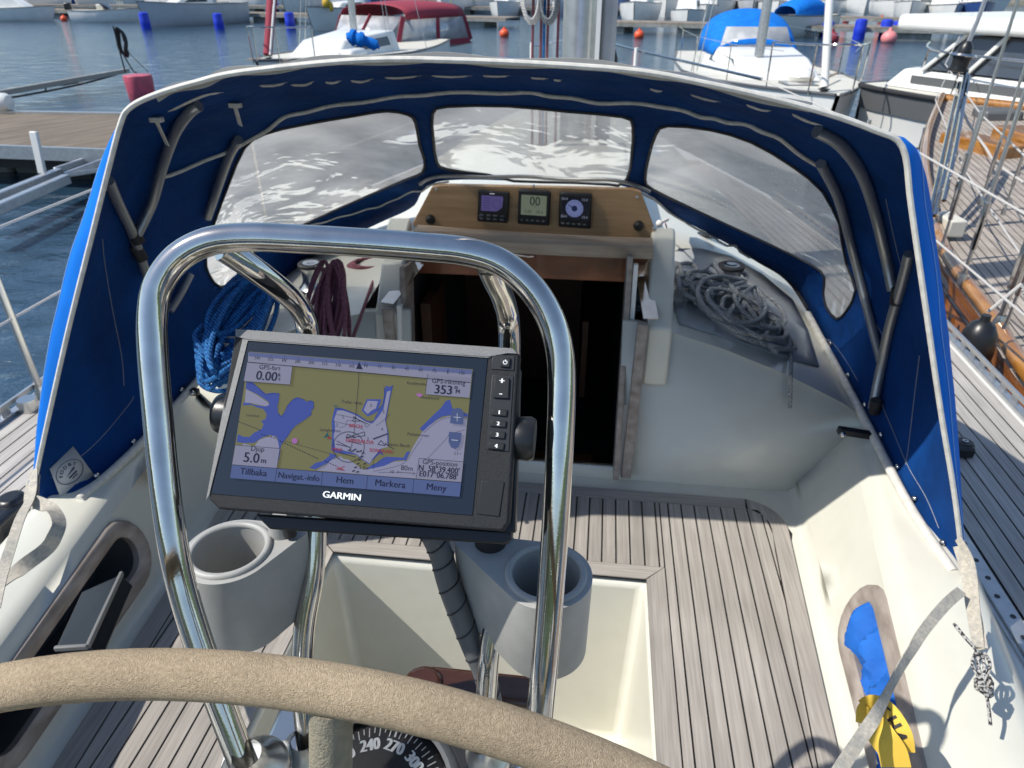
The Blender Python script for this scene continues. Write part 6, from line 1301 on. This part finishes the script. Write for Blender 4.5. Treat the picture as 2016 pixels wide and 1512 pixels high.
g.add([p for s in secs for p in s], [(i*10+j,(i+1)*10+j,(i+1)*10+j+1,i*10+j+1) for i in range(4) for j in range(9)]+[tuple(range(10))]); g.build('hull', WHITE, root)
g = G(M4); g.add([p for x, b in ((4.62,1.242),(4.2,1.382),(3.4,1.482),(2.0,1.522),(-4.5,1.522)) for p in (H(x,b,.76),H(x,b*.985,.44))], [(2*i,2*i+1,2*i+3,2*i+2) for i in range(4)]); g.build('hull_band', DKGREY, root)
g = G(M4); g.tube([H(4.66,.0,.80),H(4.64,1.25,.80),H(4.22,1.39,.80),H(3.42,1.49,.80),H(2.0,1.53,.80),H(-4.5,1.53,.80)], .035, 8); g.build('rubbing_strake', BLKM, root)
g = G(M4); g.add([p for x, b in ((4.6,1.21),(4.2,1.35),(3.4,1.45),(2.0,1.49),(-4.5,1.49)) for p in (H(x,b,.83),H(x,-b,.83))], [(2*i,2*i+1,2*i+3,2*i+2) for i in range(4)]); g.build('deck', DECKW, root)
g = G(M4); g.add([H(4.5,.75,.84),H(4.3,1.15,.84),H(-4.4,1.2,.84),H(-4.4,-1.2,.84),H(4.3,-1.15,.84),H(4.5,-.75,.84),H(4.3,.6,1.08),H(4.15,1.0,1.10),H(-4.4,1.1,1.12),H(-4.4,-1.1,1.12),H(4.15,-1.0,1.10),H(4.3,-.6,1.08)], [(0,1,7,6),(1,2,8,7),(2,3,9,8),(3,4,10,9),(4,5,11,10),(5,0,6,11),(6,7,8,9,10,11)]); cs_ = g.build('superstructure', WHITE, root, bevel=.05)
g = G(M4); g.beam(H(3.9,1.12,.97), H(-4.3,1.17,.97), .02, .10, up=(0,0,1)); g.build('side_stripe', DKGREY, cs_)
g = G(M4); g.add([H(3.95,.8,1.12),H(3.8,1.02,1.12),H(-4.3,1.06,1.14),H(-4.3,-1.06,1.14),H(3.8,-1.02,1.12),H(3.95,-.8,1.12),H(3.5,.7,1.64),H(3.35,.92,1.66),H(-4.3,.96,1.68),H(-4.3,-.96,1.68),H(3.35,-.92,1.66),H(3.5,-.7,1.64)], [(0,1,7,6),(1,2,8,7),(2,3,9,8),(3,4,10,9),(4,5,11,10),(5,0,6,11)]); g.build('wheelhouse_glass', M('tinted_glass',(.05,.06,.075),.08,spec=.7), root)
for a, b in (((3.97,.81,1.10),(3.5,.71,1.66)),((3.82,1.04,1.10),(3.35,.94,1.68)),((3.15,1.05,1.10),(2.8,.95,1.68)),((1.2,1.06,1.10),(1.1,.96,1.68)),((3.97,-.81,1.1),(3.5,-.71,1.66)),((4.0,0,1.1),(3.56,0,1.66))): g = G(M4); g.beam(H(*a), H(*b), .09, .05, up=(1,.3,0)); g.build('window_pillar', WHITE, root, bevel=.01)
g = G(M4); g.box(H(.1,0,1.79),(8.5,2.3,.20)); g.build('roof', WHITE, root, bevel=.07, seg=4)
g = G(M4); g.box(H(-1.6,0,1.90),(5.2,1.5,.07)); g.build('roof_hatch_cover', M('cover_grey',(.12,.13,.15),.6), root, bevel=.02)
g = G(M4); g.tube([H(2.3,.85,1.87),H(2.42,.8,2.0),H(1.5,.9,2.02),H(-3,.95,2.02)], .016, 8, n=4); g.tube([H(-3,.95,2.02),H(-3,.95,1.86)], .014, 6); g.tube([H(.2,.93,2.02),H(.2,.93,1.86)], .014, 6); weld(g,0); g.build('roof_rail', STEEL, root)
for x in (3.9,3.1): g = G(M4); g.tube([H(x,interp([(3.1,1.3),(3.9,.98)],x),.84),H(x-.05,interp([(3.1,1.3),(3.9,.98)],x),1.42)], .014, 6); g.build('rail_post', STEEL, root)
g = G(M4); g.tube([H(1.0,1.38,1.42),H(3.05,1.3,1.42),H(3.85,.98,1.44),H(4.4,.3,1.46)], .014, 8, n=4); g.build('side_rail', STEEL, root)
g = G(M4); g.box(H(4.05,1.24,.62),(.22,.06,.12)); g.build('hull_vent', BLKM, root, bevel=.02)
g = G(M4); g.tube([H(-.9,1.12,1.28),H(-.9,1.13,1.52)], .07, 10); g.sph(H(-.75,1.05,1.42), .09, 10, (1,.5,1.4)); weld(g,0); g.build('inside_fender', WHITE, root) if False else None

# varnished wooden yacht alongside to starboard
RZ = .90
rail = catmull([(1.84,-.5,RZ),(1.80,1.2,RZ),(1.75,2.2,RZ),PZ(2016,758,RZ),PZ(1932,622,RZ),PZ(1850,503,RZ),PZ(1822,400,RZ+.01),PZ(1812,320,RZ+.03),PZ(1822,255,RZ+.07),PZ(1850,190,RZ+.13)], 6)
wy = thing('wooden_yacht', (2.5,5,WATER), 'varnished wooden yacht with a teak deck moored close along our right side', 'wooden yacht')
far = [V((p.x+.02+3.9*(1-max(0,(p.y-4)/(rail[-1].y-4))**3.2), p.y, p.z)) for p in rail]
g = G(); vs = []; 
for p, f in zip(rail, far): vs += [(p.x+.02,p.y,p.z-.05),((p.x+f.x)/2,p.y,p.z-.02),(f.x-.02,p.y,p.z-.05)]
g.add(vs, [(3*i+j,3*i+3+j,3*i+4+j,3*i+1+j) for i in range(len(rail)-1) for j in (0,1)]); 
TEAK3 = wood('teak_yacht_deck', (.30,.255,.215), (.44,.39,.34), .75, axis=(14,1.4,14), sc=3); plank_tint(TEAK3, .05)
def seam_lines(m, width):
    t = m.node_tree; L = t.links.new; b = t.nodes['Principled BSDF']; src = b.inputs['Base Color'].links[0].from_socket
    tc = t.nodes.new('ShaderNodeTexCoord'); mp = t.nodes.new('ShaderNodeMapping'); mp.inputs['Rotation'].default_value = (0,0,R(9)); L(tc.outputs['Object'], mp.inputs[0]); sp = t.nodes.new('ShaderNodeSeparateXYZ'); L(mp.outputs[0], sp.inputs[0])
    a = t.nodes.new('ShaderNodeMath'); a.operation = 'PINGPONG'; a.inputs[1].default_value = width/2; L(sp.outputs[0], a.inputs[0]); c = t.nodes.new('ShaderNodeMath'); c.operation = 'GREATER_THAN'; c.inputs[1].default_value = .0035; L(a.outputs[0], c.inputs[0])
    mx = t.nodes.new('ShaderNodeMix'); mx.data_type = 'RGBA'; L(c.outputs[0], mx.inputs[0]); mx.inputs[6].default_value = (.03,.028,.025,1); L(src, mx.inputs[7]); L(mx.outputs[2], b.inputs['Base Color'])
seam_lines(TEAK3, .052); g.build('deck', TEAK3, wy)
g = G(); g.tube([p+V((.03,0,.02)) for p in rail], .034, 10); g.v = [V((p.x,p.y,p.z)) for p in g.v]; g.build('cap_rail', VARN, wy)
g = G(); g.tube([p-V((.02,0,.02)) for p in far], .055, 10); g.build('cap_rail', VARN, wy)
VARN2 = wood('varnished_planking', (.28,.085,.012), (.46,.17,.035), .25, coat=.7, axis=(1,1,9), sc=2.5, bump=.1)
g = G(); vs = []; zs = [(.0,0),(.03,-.10),(.03,-.11),(.05,-.45),(.05,-.455),(.16,-.95),(.7,-1.5)]
for p in rail: vs += [(p.x-.01+a, p.y, p.z+b) for a, b in zs]
g.add(vs, [(7*i+j,7*i+7+j,7*i+8+j,7*i+1+j) for i in range(len(rail)-1) for j in range(6)]); g.build('hull', VARN2, wy)
g = G(); g.tube([p+V((-.012,0,-.085)) for p in rail], .009, 6); g.build('seam_moulding', DARKEDGE, wy)
for i in range(2, len(rail)-2, 3): p = rail[i]; g = G(); g.beam(p+V((-.03,0,-.12)), p+V((.02,0,-.62)), .03, .02, up=(1,0,0)); g.build('chain_plate', STEELB, wy)
q = G(); vs = []; 
for p, f in zip(rail, far): pass
for px, py, w_, l_, h, rz_, nm in ((1932,292,.30,.75,.13,.35,'hatch_coaming'),(2012,292,.30,.6,.20,.1,'hatch_coaming'),(1866,446,.11,.22,.11,.1,'deck_box')):
    c = PZ(px, py, .92); q = G(); q.box((c.x,c.y,.90+h/2-.02), (w_,l_,h), (0,0,rz_)); q.build(nm, VARN if nm != 'deck_box' else DECKW, wy, bevel=.012)
q = G(); c = PZ(1960,235,.95); q.box((c.x,c.y,.98),(.4,.35,.16)); q.sph((c.x+.3,c.y-.25,1.0),.12,10); weld(q,0); q.build('anchor_gear', DKGREY, wy, bevel=.03)
# its stanchions and shroud screws
def vert(px, py, z0, z1, r, nm, mat=STEELB, tilt=(0,0)):
    c = PZ(px, py, z0); q = G(); q.tube([c, c+V((tilt[0],tilt[1],z1-z0))], r, 10); q.lathe([(r*2.2,-.01),(r*2.2,.01),(r*1.3,.05)], c); s = q.build(nm, mat, wy)
    q = G(); q.tube([c+V((0,0,.18)), c+V((tilt[0]*.6,0,.42))], r*1.6, 8); q.build('rigging_screw', STEEL, s)
vert(1893,556,.93,5.5,.010,'shroud'); vert(1852,492,.93,5.5,.008,'shroud'); vert(1965,640,.93,1.62,.013,'stanchion'); vert(1975,655,.93,5.0,.007,'shroud'); vert(1868,430,.93,1.60,.013,'stanchion'); vert(1930,400,.93,4.5,.009,'shroud'); vert(1975,420,.93,4.5,.007,'shroud')
for z in (1.25,1.58):
    q = G(); q.tube([(2.02,1.5,z),PZ(1965,640,.93)+V((0,0,z-.93)),PZ(1868,430,.93)+V((0,0,z-.93)),(3.3,8.1,z),(4.4,10.6,z+.1)], .005, 6); q.build('lifeline', ROPEW, wy)
# furling drum on its A-shaped stand
tp = PD(1893,118,5.4); st_ = thing('furling_gear', tp, 'black furling drum on a polished steel frame above the wooden deck', 'furling drum')
q = G(); q.lathe([(.001,-.09),(.075,-.08),(.075,-.06),(.06,-.055),(.062,.0),(.07,.02),(.085,.025),(.085,.04),(.05,.05),(.05,.09),(.02,.13),(.001,.13)], tp, (.1,.05,1)); q.build('drum', BLK, st_)
q = G(); q.lathe([(.086,.022),(.093,.028),(.086,.042)], tp, (.1,.05,1)); q.build('drum_rim', STEEL, st_)
q = G(); q.tube([tp+V((.01,0,.1)), PD(1925,40,5.5), PD(1960,-60,5.7)], .016, 8); q.build('stay_rod', TUBEG, st_)
for a, b in (((1902,142),(1862,330)),((1888,165),(1848,345)),((1907,150),(1880,300))):
    q = G(); q.tube([PD(*a,5.4), PD(*b,4.7), PD(b[0]-22,b[1]+95,4.5)], .015, 8, n=3); q.build('frame_tube', STEEL, st_)
q = G(); q.tube([PD(1880,175,5.3),PD(1905,240,5.2),PD(1940,290,5.1),PD(1960,320,4.9),PD(2016,360,4.6)], .009, 6, n=3); q.build('control_line', ROPEW, st_)
# black fender between the hulls
c = PZ(1916,668,.70); c = V((1.66,3.02,.60)); fr0 = PX(1918,690,1.63)
q = G(); q.lathe([(.001,-.20),(.05,-.17),(.068,-.10),(.072,.0),(.066,.08),(.045,.125),(.02,.14),(.018,.165),(.001,.165)], fr0); fd = thing('fender', fr0, 'fat black fender squeezed between our deck and the varnished hull', 'fender', 'black fenders'); q.build('fender_body', BLK, fd)
q = G(); q.tube([fr0+V((0,0,.18)), fr0+V((.10,.02,.30))], .007, 6); q.tube([fr0+V((.10,.02,.30)), fr0+V((.13,.0,.24)), fr0+V((.15,.05,.30))], .009, 6); weld(q,0); q.build('fender_line', ROPEW, fd)
# our own foredeck gear
q = G()
for x, y0, y1 in ((1047,88,120),(1183,76,112),(1253,98,142)): a = PZ(x, y0, 1.68); q.tube([(a.x,a.y,1.68),(a.x,a.y,1.0)], .02, 8)
weld(q,0)
for x, y0 in ((1047,88),(1183,76),(1253,98)): a = PZ(x, y0, 1.68); q = G(); q.tube([(a.x,a.y,1.70),(a.x,a.y,1.0)], .021, 10); q.build('bow_stanchion', WHITE, yacht)
A_ = [PZ(1047,90,1.67), PZ(1120,78,1.68), PZ(1183,80,1.67), PZ(1253,99,1.67), PZ(1500,156,1.62)]
q = G(); q.tube(A_, .012, 8); q.build('bow_rail', STEEL, yacht)
c = PZ(1196,128,1.25); q = G(); q.sph((c.x,c.y,1.28), .19, 14, (.75,.8,1.25)); q.sph((c.x+.16,c.y,1.10), .14, 12, (1,.8,1)); weld(q,0); o = q.build('sail_bag', BLKM); tag(o, 'black bagged headsail bundle on our own foredeck right of the mast', 'sail bag')
# bushes on the bank
def bush(x, y, s, label, seed, mat=GREEN):
    rn = random.Random(seed); c = wp(x, y); c.z = .6; root = thing('bush', (c.x,c.y,c.z), label, 'bush', 'bushes on the far bank'); q = G()
    for i in range(900):
        d = V((rn.gauss(0,1), rn.gauss(0,1), rn.gauss(0,.7))); d = d.normalized()*(rn.random()**.4)*s*(.7+.3*math.sin(5*d.x+3*d.z)); a = V((rn.uniform(-1,1),rn.uniform(-1,1),rn.uniform(-1,1)))*.16; b = V((rn.uniform(-1,1),rn.uniform(-1,1),rn.uniform(-1,1)))*.16; p = c+d+V((0,0,s*.6)); q.add([p,p+a,p+b],[(0,1,2)])
    q.build('crown', mat, root, flatshade=True); q = G(); q.tube([c+V((0,0,-.6)), c+V((0,0,s*.6))], .1, 8); q.build('trunk', DOCKW, root)
bush(1735,14,1.9,'dark green bush on the bank above the right pier',3); bush(1700,14,1.5,'olive brown bush left of the dark green one',4,M('olive',(.14,.12,.05),.9)); bush(1400,12,1.6,'bush on the bank behind the blue sprayhood',5)
bush(60,6,2.2,'bush on the bank at the far left',6); bush(560,6,2.0,'bush behind the maroon furled sail',7); bush(1580,14,2.0,'bush behind the blue covered boat',8)

pier(V((-30,-9,.2)), V((30,-10,.2)), 2.4, 'unseen grey floating pier added behind our stern for reflections')  # unseen pier and boats, added to give the polished steel something to reflect
for i, (x, y, hd) in enumerate(((-9,-14,80),(-3.5,-14.5,95),(5,-14,88),(11,-13,92))):
    (sailboat if i % 2 else motorboat)((x,y), hd, 7.5, 2.7, 1.1, f'white boat, {ords[i]} from the left at the unseen pier added behind our stern', grp='boats behind our stern')
print('objects', len(bpy.data.objects))
